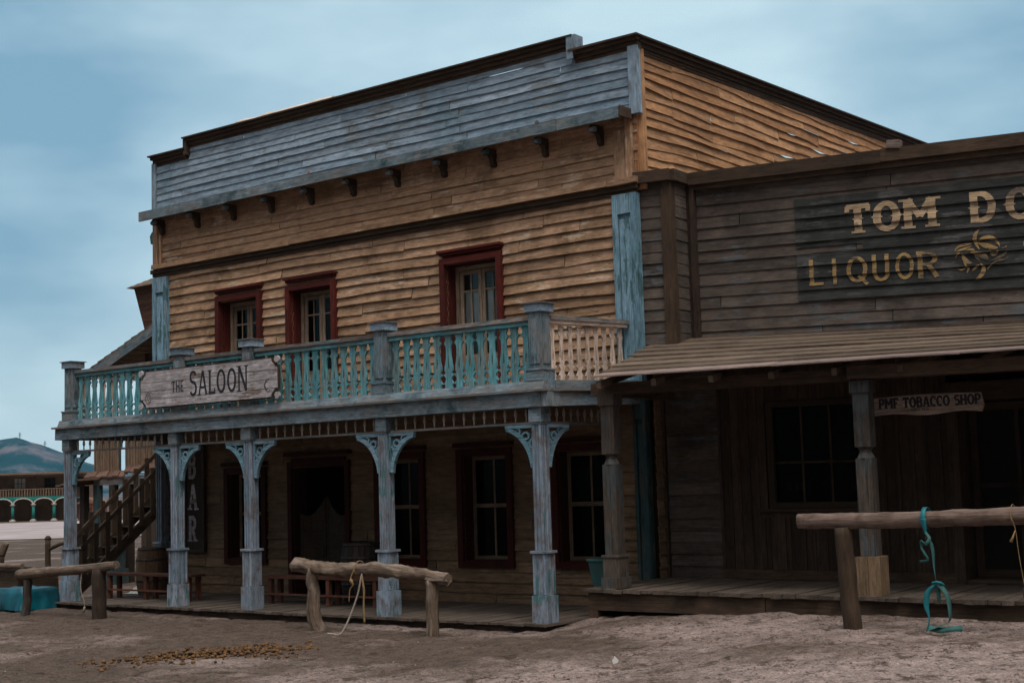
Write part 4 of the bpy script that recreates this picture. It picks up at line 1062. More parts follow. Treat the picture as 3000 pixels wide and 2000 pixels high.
while x < TX1:
    x2 = min(x + R.uniform(2.2, 3.4), TX1); mb.box(x, x2 - .004, 2.33, 2.62, 6.42 + R.uniform(-.006, .006), 6.60, axis=0, jit=.005); x = x2
mb.box(.6, TX1, 2.39, 2.5, 6.34, 6.419, axis=0)
mb.build('crown_board', M['brown'], tob)
mb = MB(xf=shear); mb.box(.565, TX1, 2.62, 2.66, 5.0, 6.58); mb.box(-.2, TX1, 2.7, 9, 5.9, 6.0); mb.build('flat_roof', M['dkbrown'], tob)
# porch roof of long overlapping boards
mb = MB(); nC = 8
EY, EZ, BY, BZ = -.22, 3.372, 2.40, 4.10
def rp(x, t): # point on the roof
    y = EY + (BY - EY) * t; zf = EZ - .008 * x; zb = BZ - .040 * x; return y, zf + (zb - zf) * t
for k in range(nC):
    t0, t1 = k / nC, (k + 1) / nC + .035
    xl = .34 - .36 * (t0)
    x = xl + R.uniform(-.03, .03)
    seam = [3.0 + .5 * t0 * 2, 6.2 + .5 * t0]
    cuts = [x] + [s_ + R.uniform(-.03, .03) for s_ in seam] + [TX1]
    if k == 0: cuts = [x, 2.95, 5.3, TX1]
    for a, b in zip(cuts, cuts[1:]):
        n = max(2, int((b - a) / .4)); tnt = R.random(); oo = R.random() * 40; V = []; G = []
        lift = R.uniform(0, .012)
        for i in range(n + 1):
            xx = a + (b - a - .006) * i / n; wv = .014 * mn.noise(Vector((xx * .8, k * 5.1, 3)))
            for (t, dz) in ((t0, .022 + wv + lift), (t1, .006), (t1, -.014), (t0, .004 + wv + lift)):
                y, z = rp(xx, min(t, 1.0)); V.append((xx, y, z + dz)); G.append((xx + oo, t * 2.7 + oo, dz + k))
        F = [(3, 2, 1, 0), (4 * n, 4 * n + 1, 4 * n + 2, 4 * n + 3)]
        for i in range(n):
            c_ = 4 * i
            for q in range(4): q2 = (q + 1) % 4; F.append((c_ + q, c_ + q2, c_ + 4 + q2, c_ + 4 + q))
        mb.add(V, F, G, tnt, 1 if k < 2 and (k == 0 or R.random() < .8) else 0)
mb.build('porch_roof', [M['roofb'], M['roofpale']], tob)
mb = MB(xf=shear); mb.beam((.52, 2.40, 4.06), (TX1, 2.40, 4.09), .10, .05); mb.beam((.45, 2.33, 4.03), (TX1, 2.33, 4.045), .08, .03); mb.build('flashing_board', M['roofb'], tob)
# rafters, beam
rf0 = None
for k in range(11):
    xx = .42 + k * .82
    if rf0 is None:
        m_ = MB(); m_.beam((0, -.19, 3.285), (0, 2.30, 3.86), .07, .09); rf0 = m_.build('rafter', M['roofb'], tob); o = rf0
    else: o = rf0.copy(); COL.objects.link(o); o.parent = tob
    o.location = (xx, 0, -.012 * xx); o.rotation_euler = (-.0115 * xx, 0, 0)
mb = MB(xf=shear); mb.box(.12, 3.84, .12, .34, 3.17, 3.33, axis=0); mb.box(3.845, TX1, .0, .3, 3.18, 3.35, axis=0); mb.box(.12, .30, .345, 2.3, 3.17, 3.33, axis=1)
mb.build('porch_beam', M['brown'], tob)
# turned porch posts
def tpost():
    m_ = MB(); s = .155
    m_.box(-.10, .10, -.10, .10, 1.0, 2.22, axis=2)
    def oct_(z0, z1, r0_, r1_):
        m_.lathe([(r0_, z0), (r1_, z1)], n=8, smooth=False)
    oct_(2.2205, 2.30, .115, .075); oct_(2.3005, 2.325, .075, .075); oct_(2.3255, 2.36, .075, .118)
    m_.box(-.10, .10, -.10, .10, 2.3605, 3.02, axis=2); m_.box(-.125, .125, -.125, .125, 3.021, 3.17, axis=2)
    return m_
tp = tpost().build('porch_post', M['porchgrey'], tob); tp.location = (.36, .22, 0)
m_ = MB(); m_.box(-.15, .15, -.15, .15, .555, .70, axis=2); m_.box(-.128, .128, -.128, .128, .701, .97, axis=2); m_.box(-.14, .14, -.14, .14, .971, 1.0, axis=2); m_.build('post_base', M['porchgrey'], tp)
tp2 = tp.copy(); COL.objects.link(tp2); tp2.parent = tob; tp2.location = (3.95, .22, -.04)
m_ = MB(); m_.box(-.155, .0, -.15, .15, .56, 1.03, axis=2); m_.box(.005, .155, -.15, .15, .56, 1.035, axis=2); m_.build('post_base', M['rawpine'], tp2)
tp3 = copy_tree(tp, tob); tp3.location = (7.9, .22, -.06)
# porch deck
mb = MB(xf=shear); x = -.02
while x < TX1:
    ww = R.uniform(.12, .20); mb.box(x + .004, x + ww - .004, -.02 + R.uniform(-.035, .035), 2.3, .505 + R.uniform(-.006, .006), .555 + R.uniform(-.008, .008), axis=1, jit=.004); x += ww
mb.build('deck', M['deck'], tob)
mb = MB(xf=shear); mb.box(.02, 2.6, .03, .08, .27, .50, axis=0); mb.box(2.61, TX1, .04, .09, .15, .50, axis=0); mb.box(.02, .12, .1, 2.2, .1, .5, axis=1); mb.box(.03, .16, .03, .16, -.05, .268, axis=2); mb.box(.2, TX1, .5, .6, 0, .45)
mb.build('deck_fascia', M['brown'], tob)
# ground floor wall
WT = 2.26
WIN = (1.86, 3.12, 1.64, 2.98)
mb = MB(xf=shear); siding(mb, .14, 1.02, .555, 4.0, .17, WT, (), proud=.034); mb.build('ground_siding', M['liq'], tob)
mb = MB(xf=shear); mb.box(-.10, .13, WT - .07, WT, .556, 3.3, axis=2); mb.build('plank_post', M['brown'], tob)
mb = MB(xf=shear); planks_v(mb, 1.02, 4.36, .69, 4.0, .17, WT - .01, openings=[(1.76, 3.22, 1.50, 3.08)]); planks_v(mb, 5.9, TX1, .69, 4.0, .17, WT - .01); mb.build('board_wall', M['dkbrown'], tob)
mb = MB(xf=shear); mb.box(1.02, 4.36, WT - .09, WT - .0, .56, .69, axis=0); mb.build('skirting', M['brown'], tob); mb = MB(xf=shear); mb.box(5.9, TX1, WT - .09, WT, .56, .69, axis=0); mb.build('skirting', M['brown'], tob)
f = MB(xf=shear); x0, x1, z0, z1 = WIN
rect_frame(f, x0 - .09, x1 + .09, z0 - .09, z1 + .09, .09, WT - .07, WT + .03); f.box(x0 - .26, x1 + .16, WT - .12, WT + .0, z0 - .135, z0 - .092, axis=0)
win = f.build('window', M['dkbrown'], tob)
s = MB(xf=shear)
for i in (1, 2): xx = x0 + (x1 - x0) * i / 3; s.box(xx - .014, xx + .014, WT - .02, WT + .02, z0, z1, axis=2)
s.box(x0, x1, WT - .018, WT + .018, 2.18, 2.21, axis=0); s.build('sash', M['brown'], win)
s = MB(xf=shear); s.box(x0, x1, WT + .005, WT + .009, z0, z1); s.build('pane', M['glass'], win)
s = MB(xf=shear); s.box(x0 - .05, x1 + .05, WT + .10, WT + .38, 1.78, 1.80, axis=0); s.build('shelf', M['dkbrown'], win)
# panelled board below the sill
s = MB(xf=shear); s.box(1.60, 3.26, WT - .055, WT - .012, 1.42, 1.50, axis=0)
for i in range(6): s.box(1.62 + i * .3, 1.69 + i * .3, WT - .062, WT - .040, .70, 1.42, axis=2)
s.build('wainscot', M['dkbrown'], tob)
# recessed doorway
s = MB(xf=shear); s.box(4.36, 4.50, WT - .10, WT + .5, .56, 3.2, axis=2); s.box(5.80, 5.92, WT - .10, WT + .5, .56, 3.2, axis=2); s.box(4.5, 5.8, WT - .08, WT + .5, 2.95, 3.2, axis=0); s.box(4.42, 5.88, WT - .06, WT + .5, .56, .61, axis=0)
ddw = s.build('doorway', M['dkbrown'], tob)
s = MB(xf=shear); rect_frame(s, 4.52, 5.78, .62, 2.93, .10, WT + .36, WT + .40); s.box(5.12, 5.17, WT + .36, WT + .40, .72, 2.83, axis=2); s.box(4.62, 5.68, WT + .365, WT + .395, 1.80, 1.86, axis=0); s.build('door', M['dkbrown'], ddw)
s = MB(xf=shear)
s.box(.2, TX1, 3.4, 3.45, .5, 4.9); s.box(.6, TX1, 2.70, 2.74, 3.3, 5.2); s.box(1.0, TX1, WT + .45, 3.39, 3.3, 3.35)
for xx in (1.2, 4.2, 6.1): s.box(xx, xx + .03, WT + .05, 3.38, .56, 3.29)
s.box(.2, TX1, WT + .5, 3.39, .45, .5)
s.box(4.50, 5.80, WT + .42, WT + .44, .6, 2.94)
s.build('dark_room_shell', M['black'], tob)  # near-black boxes: darkness of the shop rooms put into the colour
mb = MB(xf=shear); mb.box(.2, TX1, .3, 2.2, 4.6, 4.6 + .001) if False else None
# jars on the window shelf
for i, (xx, hh_, ww) in enumerate(((1.98, .13, .045), (2.10, .12, .04), (2.18, .125, .035), (2.95, .24, .07))):
    m_ = MB(); m_.lathe([(ww, 0), (ww, hh_ * .75), (ww * .6, hh_ * .88), (ww * .62, hh_)], n=12); 
    wx, wy = T2W(xx, WT + .2)
    o = m_.build('jar', M['canvas' if i < 3 else 'twine'], loc=(wx, wy, 1.80 - .008 * xx))
    tag(o, ('pale jar at the left of the tobacco shop window shelf', 'pale jar second from the left on the shop window shelf', 'pale jar third from the left on the shop window shelf', 'taller ochre jar at the right of the shop window shelf')[i], 'jar', 'jars on the shop window shelf')
ts = empty('tobacco_sign', (*T2W(4.62, .60), 2.82), TA); tag(ts, 'curved plank sign reading PMF TOBACCO SHOP hanging under the porch roof', 'sign')
b_ = MB(); top = [(.66 - i * .11, .10 + .018 * math.cos((.66 - i * .11) * 2.2)) for i in range(13)]; bot = [(-.66 + i * .11, -.12 + .016 * math.sin(i * .8)) for i in range(13)]
b_.prism([(-.67, .06)] + bot + [(.69, -.04)] + top, -.02, .02, 'xz'); b_.build('board', M['sign2'], ts)
xw = -.60
for word in ('PMF', 'TOBACCO', 'SHOP'):
    t_ = MB(); xw = text(t_, word, xw, -.035, .125, .86, .27, -.0205, serif=.09, gap=.05) + .05; t_.build('lettering', M['ink'], ts)
t_ = MB(); text(t_, '- SINCE 1878 -', -.24, -.082, .035, 1.0, .18, -.0205, gap=.1); t_.build('lettering', M['ink'], ts)
for xx in (-.55, .55):
    b_ = MB(); b_.tube([(xx, 0, .10), (xx + (.03 if xx < 0 else -.05), 0, .33)], .004, 5); b_.build('wire', M['iron'], ts)
m_ = MB(); m_.box(-.1, .1, -.04, .04, 0, .11, jit=.012); o = m_.build('pale_block', M['roofpale'], loc=(*T2W(3.80, 2.36), 6.46)); o.rotation_euler = (.1, .15, TA); tag(o, 'small pale wooden block lying on top of the dark shop parapet', 'block')

# ================================================================ YARD THINGS (local frames)
def log(mb, a, b, r0_, r1_, n=22, wob=.02, seed=0, rough=.22):
    a, b = Vector(a), Vector(b); pts = []
    for i in range(n + 1):
        t = i / n; p = a.lerp(b, t); p += Vector((wob * mn.noise(Vector((t * 3, seed, 0))), wob * mn.noise(Vector((t * 3, seed, 4))), wob * 1.2 * mn.noise(Vector((t * 2.4, seed, 8))))); pts.append(p)
    rad = [r0_ + (r1_ - r0_) * i / n for i in range(n + 1)]; mb.tube([tuple(p) for p in pts], rad, 14, rough=rough, seed=seed)
def place(name, fr, x, y, lab, cat, grp=None, z=None, rz=0):
    wx, wy = (S2W if fr == 'S' else T2W)(x, y)
    o = empty(name, (wx, wy, gz(wx, wy) if z is None else z), (SA if fr == 'S' else TA) + rz); return tag(o, lab, cat, grp)
h = place('hitching_rail', 'S', -2.2, -1.07, 'gnarled brown log hitching rail with a pale rope before the saloon', 'hitching rail', 'hitching rails in the yard', z=0)
b_ = MB(); log(b_, (-1.50, 0, .925), (1.40, 0, .80), .105, .078, 64, .07, 3, .5); log(b_, (1.05, -.05, .77), (1.43, -.045, .745), .03, .022, 8, .01, 77, .5); b_.build('rail', M['log'], h)
b_ = MB(); log(b_, (-1.10, .0, -.15), (-1.14, 0, .87), .095, .085, 30, .08, 5, .4); b_.build('post', M['log'], h)
b_ = MB(); log(b_, (1.10, .0, -.15), (1.10, 0, .76), .085, .085, 12, .02, 6, .12); b_.build('post', M['log'], h)
h = place('hitching_rail', 'S', -9.3, -1.1, 'straight brown log hitching rail at the far left before the wooden staircase', 'hitching rail', 'hitching rails in the yard', z=0)
b_ = MB(); log(b_, (-1.28, 0, .68), (1.45, 0, .87), .095, .07, 24, .03, 8, .2); b_.build('rail', M['log'], h)
b_ = MB(); log(b_, (-1.08, .0, -.15), (-1.03, 0, .62), .075, .07, 10, .03, 9, .15); b_.build('post', M['porchgrey'], h)
b_ = MB(); log(b_, (.98, .0, -.15), (1.0, 0, .80), .125, .11, 10, .03, 10, .15); b_.build('post', M['dkbrown'], h)
HY = -1.22
wx, wy = T2W(4.2, HY)
h = place('hitching_rail', 'T', 4.2, HY, 'long smooth pinkish log hitching rail before the tobacco shop with teal strap', 'hitching rail', 'hitching rails in the yard', z=0)
b_ = MB(); log(b_, (-.56, 0, 1.475), (4.6, 0, 1.53), .088, .098, 110, .03, 12, .16); b_.build('rail', M['logpink'], h)
b_ = MB(); log(b_, (.02, .0, .1), (-.03, 0, 1.40), .105, .10, 14, .03, 13, .10); b_.build('post', M['brown'], h)
b_ = MB(); log(b_, (3.9, .0, .1), (3.9, 0, 1.44), .105, .10, 14, .03, 14, .10); b_.build('post', M['brown'], h)
# strap on the right rail
def ribbon(mb, pts, ups, wd, th=.004, m=0):
    K_ = len(pts); V = []; G = []
    for i, p in enumerate(pts):
        p = Vector(p); d = (Vector(pts[min(i + 1, K_ - 1)]) - Vector(pts[max(i - 1, 0)])).normalized(); u = Vector(ups[i]); u = (u - d * u.dot(d)).normalized(); nn = d.cross(u)
        w2 = (wd[i] if isinstance(wd, (list, tuple)) else wd) / 2
        for a, c in ((-1, -1), (1, -1), (1, 1), (-1, 1)): V.append(tuple(p + u * w2 * a + nn * th / 2 * c)); G.append((i * .1, a, c))
    F = [(3, 2, 1, 0), (4 * K_ - 4, 4 * K_ - 3, 4 * K_ - 2, 4 * K_ - 1)]
    for i in range(K_ - 1):
        c_ = 4 * i
        for q in range(4): q2 = (q + 1) % 4; F.append((c_ + q, c_ + q2, c_ + 4 + q2, c_ + 4 + q))
    mb.add(V, F, G, .5, m, True)
def interp(ctrl, n):
    out_ = []
    for i in range(len(ctrl) - 1):
        p0 = ctrl[max(i - 1, 0)]; p1 = ctrl[i]; p2 = ctrl[i + 1]; p3 = ctrl[min(i + 2, len(ctrl) - 1)]
        for k in range(n):
            t = k / n; out_.append(tuple(.5 * ((2 * b) + (-a + c) * t + (2 * a - 5 * b + 4 * c - d) * t * t + (-a + 3 * b - 3 * c + d) * t ** 3) for a, b, c, d in zip(p0, p1, p2, p3)))
    out_.append(tuple(ctrl[-1])); return out_
SXP = 5.12
sgz = gz(*T2W(SXP, HY))
st = place('strap', 'T', SXP, HY, 'teal webbing strap knotted round the right hitching rail and trailing on the ground', 'strap', z=0)
b_ = MB(); loop = [(0, .115 * math.cos(a), 1.495 + .115 * math.sin(a)) for a in [i * PI / 8 for i in range(17)]]
ribbon(b_, loop, [(1, 0, 0)] * 17, .05)
c_ = interp([(0, -.115, 1.49), (.01, -.11, 1.40), (.02, -.10, 1.33)], 5); ribbon(b_, c_, [(1, 0, 0)] * len(c_), [.07, .07, .065, .06, .05, .045, .04, .03, .03, .03, .03][:len(c_)])
b_.build('band', M['strap'], st)
b_ = MB()
c_ = interp([(.02, -.10, 1.34), (.07, -.14, 1.28), (.03, -.16, 1.22), (-.03, -.12, 1.25), (-.04, -.10, 1.18), (.0, -.14, 1.13), (.03, -.12, 1.05), (-.06, -.1, 1.03)], 6); b_.tube(c_, .016, 8, rough=.7, sq=.5)
c_ = interp([(.03, -.12, 1.30), (.08, -.1, 1.18), (.085, -.09, .98), (.10, -.09, .78), (.12, -.1, .60), (.12, -.1, sgz + .50)], 6)
ribbon(b_, c_, [(math.cos(i * .12), math.sin(i * .12), 0) for i in range(len(c_))], .04)
b_.build('hanging_tail', M['strapdk'], st)
zk = sgz + .50
b_ = MB(); b_.tube(interp([(.06, -.1, zk), (.12, -.14, zk + .03), (.18, -.1, zk), (.12, -.07, zk - .02), (.07, -.12, zk + .02), (.17, -.13, zk + .02)], 4), .013, 8, rough=.4); b_.build('knot', M['strap'], st)
b_ = MB(); c_ = interp([(.10, -.12, zk), (.02, -.14, zk - .08), (.0, -.16, zk - .22), (.03, -.18, zk - .36), (.0, -.2, sgz + .01)], 7); ribbon(b_, c_, [(math.cos(.3 + i * .02), math.sin(.3 + i * .02), 0) for i in range(len(c_))], [.016 + .05 * math.sin(PI * min(1, i / 20)) for i in range(len(c_))])
b_.build('loop', M['strap'], st)
b_ = MB(); c_ = interp([(.14, -.12, zk), (.22, -.14, zk - .10), (.25, -.16, zk - .25), (.24, -.18, zk - .38), (.12, -.22, sgz + .06), (.02, -.22, sgz + .03)], 7); ribbon(b_, c_, [(math.cos(.6 + i * .04), math.sin(.6 + i * .04), .2) for i in range(len(c_))], .055)
c_ = interp([(.02, -.2, sgz + .05), (.15, -.22, sgz + .03), (.28, -.2, sgz + .045), (.38, -.18, sgz + .05)], 6); ribbon(b_, c_, [(.2, .5, .9)] * len(c_), .06)
b_.build('loop', M['strapdk'], st)
# thin cord with a clip
cx_ = 6.05; cz_ = gz(*T2W(cx_, HY))
cd = place('cord', 'T', cx_, HY, 'thin cord with a metal clip hanging from the right hitching rail', 'cord', z=0)
b_ = MB(); c_ = [(0, .112 * math.cos(a), 1.515 + .112 * math.sin(a)) for a in [i * PI / 6 for i in range(13)]]; b_.tube(c_, .004, 6, cap=False)
c_ = interp([(0, -.11, 1.50), (.04, -.11, 1.38), (.06, -.10, 1.1), (.10, -.1, .75)], 5); b_.tube(c_, .004, 6); b_.tube([(.04, -.11, 1.36), (.01, -.12, 1.28), (-.01, -.12, 1.24)], [.004, .012, .02], 6); b_.build('line', M['twine'], cd)
b_ = MB(); b_.tube([(.10, -.1, .77), (.11, -.1, .68), (.12, -.1, .60)], [.02, .03, .012], 8, rough=.5)
c_ = [(.13 + .028 * math.cos(a), -.1, .50 + .085 * math.sin(a)) for a in [i * PI / 8 for i in range(17)]]; b_.tube(c_, .008, 6, cap=False); b_.build('clip', M['iron'], cd)
# rope on the middle rail
rpe = place('rope', 'S', -2.45, -1.07, 'pale twisted rope hanging from the middle hitching rail to the dirt', 'rope', z=0)
b_ = MB(); b_.tube(interp([(.15, -.02, .86), (.16, -.10, .80), (.12, -.14, .55), (.04, -.22, .25), (-.02, -.34, .03), (-.12, -.40, .03), (-.20, -.42, .03)], 7), .013, 8, rough=.15); b_.build('strand', M['rope'], rpe)
b_ = MB(); b_.tube(interp([(.16, -.09, .80), (.20, -.10, .6), (.19, -.1, .4), (.20, -.1, .16)], 6), .014, 8, rough=.3); b_.build('strand', M['twine'], rpe)
tw = place('twine_loop', 'S', -2.45, -1.07, 'ochre twine tied round the middle hitching rail with a frayed end', 'twine', z=0)
b_ = MB(); c_ = [(.03, .11 * math.cos(a), .885 + .11 * math.sin(a)) for a in [i * PI / 8 for i in range(17)]]; b_.tube(c_, .007, 6, cap=False)
b_.tube(interp([(.03, -.11, .88), (-.02, -.13, .76), (.02, -.13, .68), (-.04, -.13, .60), (-.06, -.13, .44)], 5), [.008] * 6 + [.02, .024, .02] + [.012] * 3 + [.009] * 5 + [.008] * 4, 7, rough=.4); b_.build('strand', M['twine'], tw)
tw = place('thin_cord', 'S', -8.55, -1.1, 'thin dark cord hanging from the left hitching rail by its thick post', 'cord', z=0)
b_ = MB(); b_.tube(interp([(-.2, -.02, .8), (-.12, -.1, .5), (-.02, -.1, .28), (-.02, -.1, .2)], 5), .006, 6); b_.tube([(-.01, -.1, .2), (-.05, -.1, .1)], [.015, .02], 6); b_.build('strand', M['rope'], tw)

# benches on the saloon deck
def bench(x0, x1, y, lab, long_mid):
    b0 = place('bench', 'S', x0, y, lab, 'bench', 'plank benches on the saloon deck', z=.12); Lb = x1 - x0
    b_ = MB(); b_.box(-.05, Lb + .05, -.16, .16, .42, .465, axis=0, jit=.004); b_.build('seat', M['benchred'], b0)
    for xx in ((.04, Lb / 2 + long_mid, Lb - .12)):
        for yy in (-.14, .07):
            b_ = MB(); b_.box(xx, xx + .08, yy, yy + .07, 0, .419, axis=2); b_.build('leg', M['benchred'], b0)
    b_ = MB(); b_.box(.0, Lb, -.165, -.142, .15, .18, axis=0); b_.build('stretcher', M['benchred'], b0)
bench(-6.62, -4.05, 1.15, 'reddish plank bench before the saloon door behind the gnarled hitching rail', .12)
bench(-10.75, -8.35, .95, 'reddish plank bench between the two leftmost saloon posts', -.1)
# barrels
def barrel(x, y, z, r, hgt, mat, lab):
    b0 = place('barrel', 'S', x, y, lab, 'barrel', 'barrels on the saloon deck', z=z)
    n = 24; b_ = MB()
    for k in range(n):
        a0, a1 = 2 * PI * k / n + .012, 2 * PI * (k + 1) / n - .012; V = []; G = []; o_ = R.random() * 9
        for j in range(9):
            t = j / 8; rr = r * (.84 + .16 * math.sin(PI * t)); z_ = hgt * t
            V += [(rr * math.cos(a0), rr * math.sin(a0), z_), (rr * math.cos(a1), rr * math.sin(a1), z_)]; G += [(z_ + o_, 0, k), (z_ + o_, .1, k)]
        b_.add(V, [(2 * j, 2 * j + 1, 2 * j + 3, 2 * j + 2) for j in range(8)], G)
    b_.lathe([(r * .80, .03), (r * .80, hgt - .03)], n=24, smooth=False); b_.build('staves', M[mat], b0)
    for t in (.06, .28, .72, .94):
        rr = r * (.84 + .16 * math.sin(PI * t)) + .004; rr2 = r * (.84 + .16 * math.sin(PI * (t + .045))) + .004
        b_ = MB(); b_.lathe([(rr - .01, hgt * t - .003), (rr, hgt * t), (rr2, hgt * (t + .045)), (rr2 - .01, hgt * (t + .045) + .003)], n=24); b_.build('hoop', M['iron'], b0)
barrel(-10.62, 1.75, .12, .30, .88, 'barrel', 'brown wooden barrel under the bar sign at the left of the saloon deck')
barrel(-5.25, 1.95, .12, .40, .98, 'dkbarrel', 'dark wooden barrel right of the saloon door')
# teal tub on the shop deck
tb = place('planter_tub', 'T', .02, .55, 'teal painted tapered tub at the left end of the shop deck', 'tub', z=.556)
b_ = MB()
V = [(-s_ * sx, -s_ * sy, z_) for z_, s_ in ((0, .14), (.36, .19)) for sx, sy in ((1, 1), (-1, 1), (-1, -1), (1, -1))]; V += [(-s_ * sx, -s_ * sy, z_) for z_, s_ in ((.36, .165), (.30, .16)) for sx, sy in ((1, 1), (-1, 1), (-1, -1), (1, -1))]
F = [(3, 2, 1, 0)] + [(4 * l + k, 4 * l + (k + 1) % 4, 4 * l + 4 + (k + 1) % 4, 4 * l + 4 + k) for l in range(3) for k in range(4)] + [(12, 13, 14, 15)]
b_.add(V, F, V, .5); b_.build('body', M['tub'], tb)
b_ = MB(); rect = .205; 
for (a, b, c, d) in ((-rect, rect, -rect, -.17), (-rect, rect, .17, rect)): b_.box(a, b, c, d, .345, .375)
for (a, b, c, d) in ((-rect, -.17, -.169, .169), (.17, rect, -.169, .169)): b_.box(a, b, c, d, .345, .375)
b_.build('rim', M['tub'], tb)

# staircase left of the saloon
stc = place('wooden_staircase', 'S', -12.15, .98, 'brown open wooden staircase rising along the left side of the saloon', 'staircase', z=0)
SL = .78                                          # rise per run
def szr(y): return .20 + y * SL
Ltop = 4.2
b_ = MB(); 
for xx in (-.27, .23):
    P = [((xx, xx + .045)[k & 1], (.0, Ltop)[(k >> 1) & 1], szr((.0, Ltop)[(k >> 1) & 1]) + (-.14, .12)[(k >> 2) & 1]) for k in range(8)]; b_.hexa(P, (.05, 4, .2), 1)
b_.build('stringer', M['brown'], stc)
for k in range(17):
    y = .22 + k * .245; b_ = MB(); b_.box(-.30, .325 + .03, y - .04, y + .21, szr(y) + .02, szr(y) + .05, axis=0) if False else b_.box(-.224, .229, y - .04, y + .21, szr(y) + .03, szr(y) + .062, axis=0)
    b_.build('tread', M['brown'], stc)
for xx in (-.25, .285):
    b_ = MB(); b_.beam((xx, .05, .95 + .04), (xx, Ltop, szr(Ltop) + .95), .05, .075); b_.build('handrail', M['brown'], stc)
    for k in range(15):
        y = .15 + k * .27; b_ = MB(); b_.box(xx - .016, xx + .016, y - .05, y + .05, szr(y) + .0, szr(y) + .95, axis=2); b_.build('baluster', M['brown'], stc)
b_ = MB(); b_.box(-.35, 1.0, Ltop, Ltop + 1.0, szr(Ltop) - .05, szr(Ltop), axis=0); b_.box(-.3, -.2, Ltop + .8, Ltop + .9, 0, szr(Ltop) - .051, axis=2); b_.box(-.3, -.2, Ltop + .05, Ltop + .15, 0, szr(Ltop) - .051, axis=2); b_.build('landing', M['dkbrown'], stc)

# left foreground: trough, tarpaulin, poles
tr = place('water_trough', 'S', -13.2, .3, 'long dark wooden trough at the left edge of the yard', 'trough', z=0)
b_ = MB()
for (a, b, c, d) in ((-3.2, .4, .0, .06), (-3.2, .4, .85, .91)):
    for k in range(3): b_.box(a, b, c, d, .04 + k * .2, .232 + k * .2, axis=0, jit=.004)
for xx in (-3.2, .34):
    for k in range(3): b_.box(xx, xx + .06, .061, .849, .04 + k * .2, .232 + k * .2, axis=1)
b_.box(-3.15, .35, .06, .85, .03, .06, axis=0); b_.build('planks', M['brown'], tr)
b_ = MB(); log(b_, (-3.4, -.03, .70), (.6, -.03, .72), .05, .05, 16, .02, 31); b_.build('edge_pole', M['log'], tr)
wx, wy = S2W(-11.55, -.35)
b_ = MB(); V = []; G = []; nu, nv = 26, 20
for j in range(nv + 1):
    for i in range(nu + 1):
        u, v = i / nu * 2 - 1, j / nv * 2 - 1
        x_, y_ = u * .66, v * .52
        e = max(abs(u), abs(v))
        z_ = .38 if e < .72 else .38 - (e - .72) / .28 * .37
        if e >= .72: k_ = .72 + (e - .72) * .35; x_ *= k_ / e; y_ *= k_ / e
        if e > .72: x_ *= 1 + .07 * mn.noise(Vector((u * 5, v * 5, 3))) * (e - .7) * 8; y_ *= 1 + .07 * mn.noise(Vector((u * 5, v * 5, 8))) * (e - .7) * 8
        z_ += .025 * mn.noise(Vector((u * 3, v * 3, 1)))
        V.append((x_, y_, max(z_, .005))); G.append((x_, y_, 0))
F = [(j * (nu + 1) + i, j * (nu + 1) + i + 1, (j + 1) * (nu + 1) + i + 1, (j + 1) * (nu + 1) + i) for j in range(nv) for i in range(nu)]
b_.add(V, F, G, .5, 0, True); o = b_.build('tarpaulin', M['tarp'], loc=(wx, wy, gz(wx, wy))); o.rotation_euler = (0, 0, SA); tag(o, 'bright teal tarpaulin draped over a low heap left of the saloon deck', 'tarpaulin')
p = place('round_post', 'S', -13.0, 1.1, 'slim brown round post standing behind the teal tarpaulin', 'post', z=0)
b_ = MB(); log(b_, (0, 0, -.1), (.0, 0, 1.18), .055, .055, 10, .01, 40, .06); b_.tube([(0, 0, 1.17), (0, 0, 1.2), (0, 0, 1.25)], [.06, .068, .03], 10); b_.build('shaft', M['brown'], p)
b_ = MB(); b_.tube(interp([(.02, .0, .98), (.25, .1, 1.08), (.45, .2, 1.1)], 4), .035, 8, rough=.3); b_.build('branch', M['dkbrown'], p)
p = place('cut_stump_post', 'S', -13.5, -.25 + .8, 'short thick log post with pale cut top at the far left', 'post', z=0)
b_ = MB(); log(b_, (-.9, .4, -.1), (-.9, .4, .88), .075, .075, 10, .01, 41, .08); b_.build('shaft', M['dkbrown'], p)
b_ = MB(); log(b_, (-.9, .4, .86), (-.80, .46, 1.12), .08, .07, 6, .0, 42, .1); b_.build('pale_top', M['log'], p)
# cloth and white sack by the stairs
b_ = MB(); V = []; 
for j in range(13):
    for i in range(13):
        u, v = i / 6 - 1, j / 6 - 1; d = math.hypot(u, v); V.append((u * .3, v * .22, max(0, .16 * (1 - d * d)) + .02 * mn.noise(Vector((u * 3, v * 3, 0))) * (d < 1)))
b_.add(V, [(j * 13 + i, j * 13 + i + 1, (j + 1) * 13 + i + 1, (j + 1) * 13 + i) for j in range(12) for i in range(12)], V, .5, 0, True)
o = b_.build('white_sack', M['white'], loc=(*S2W(-11.1, 1.9), .125)); o.rotation_euler = (0, 0, SA); tag(o, 'crumpled white sack on the deck by the staircase foot', 'sack')

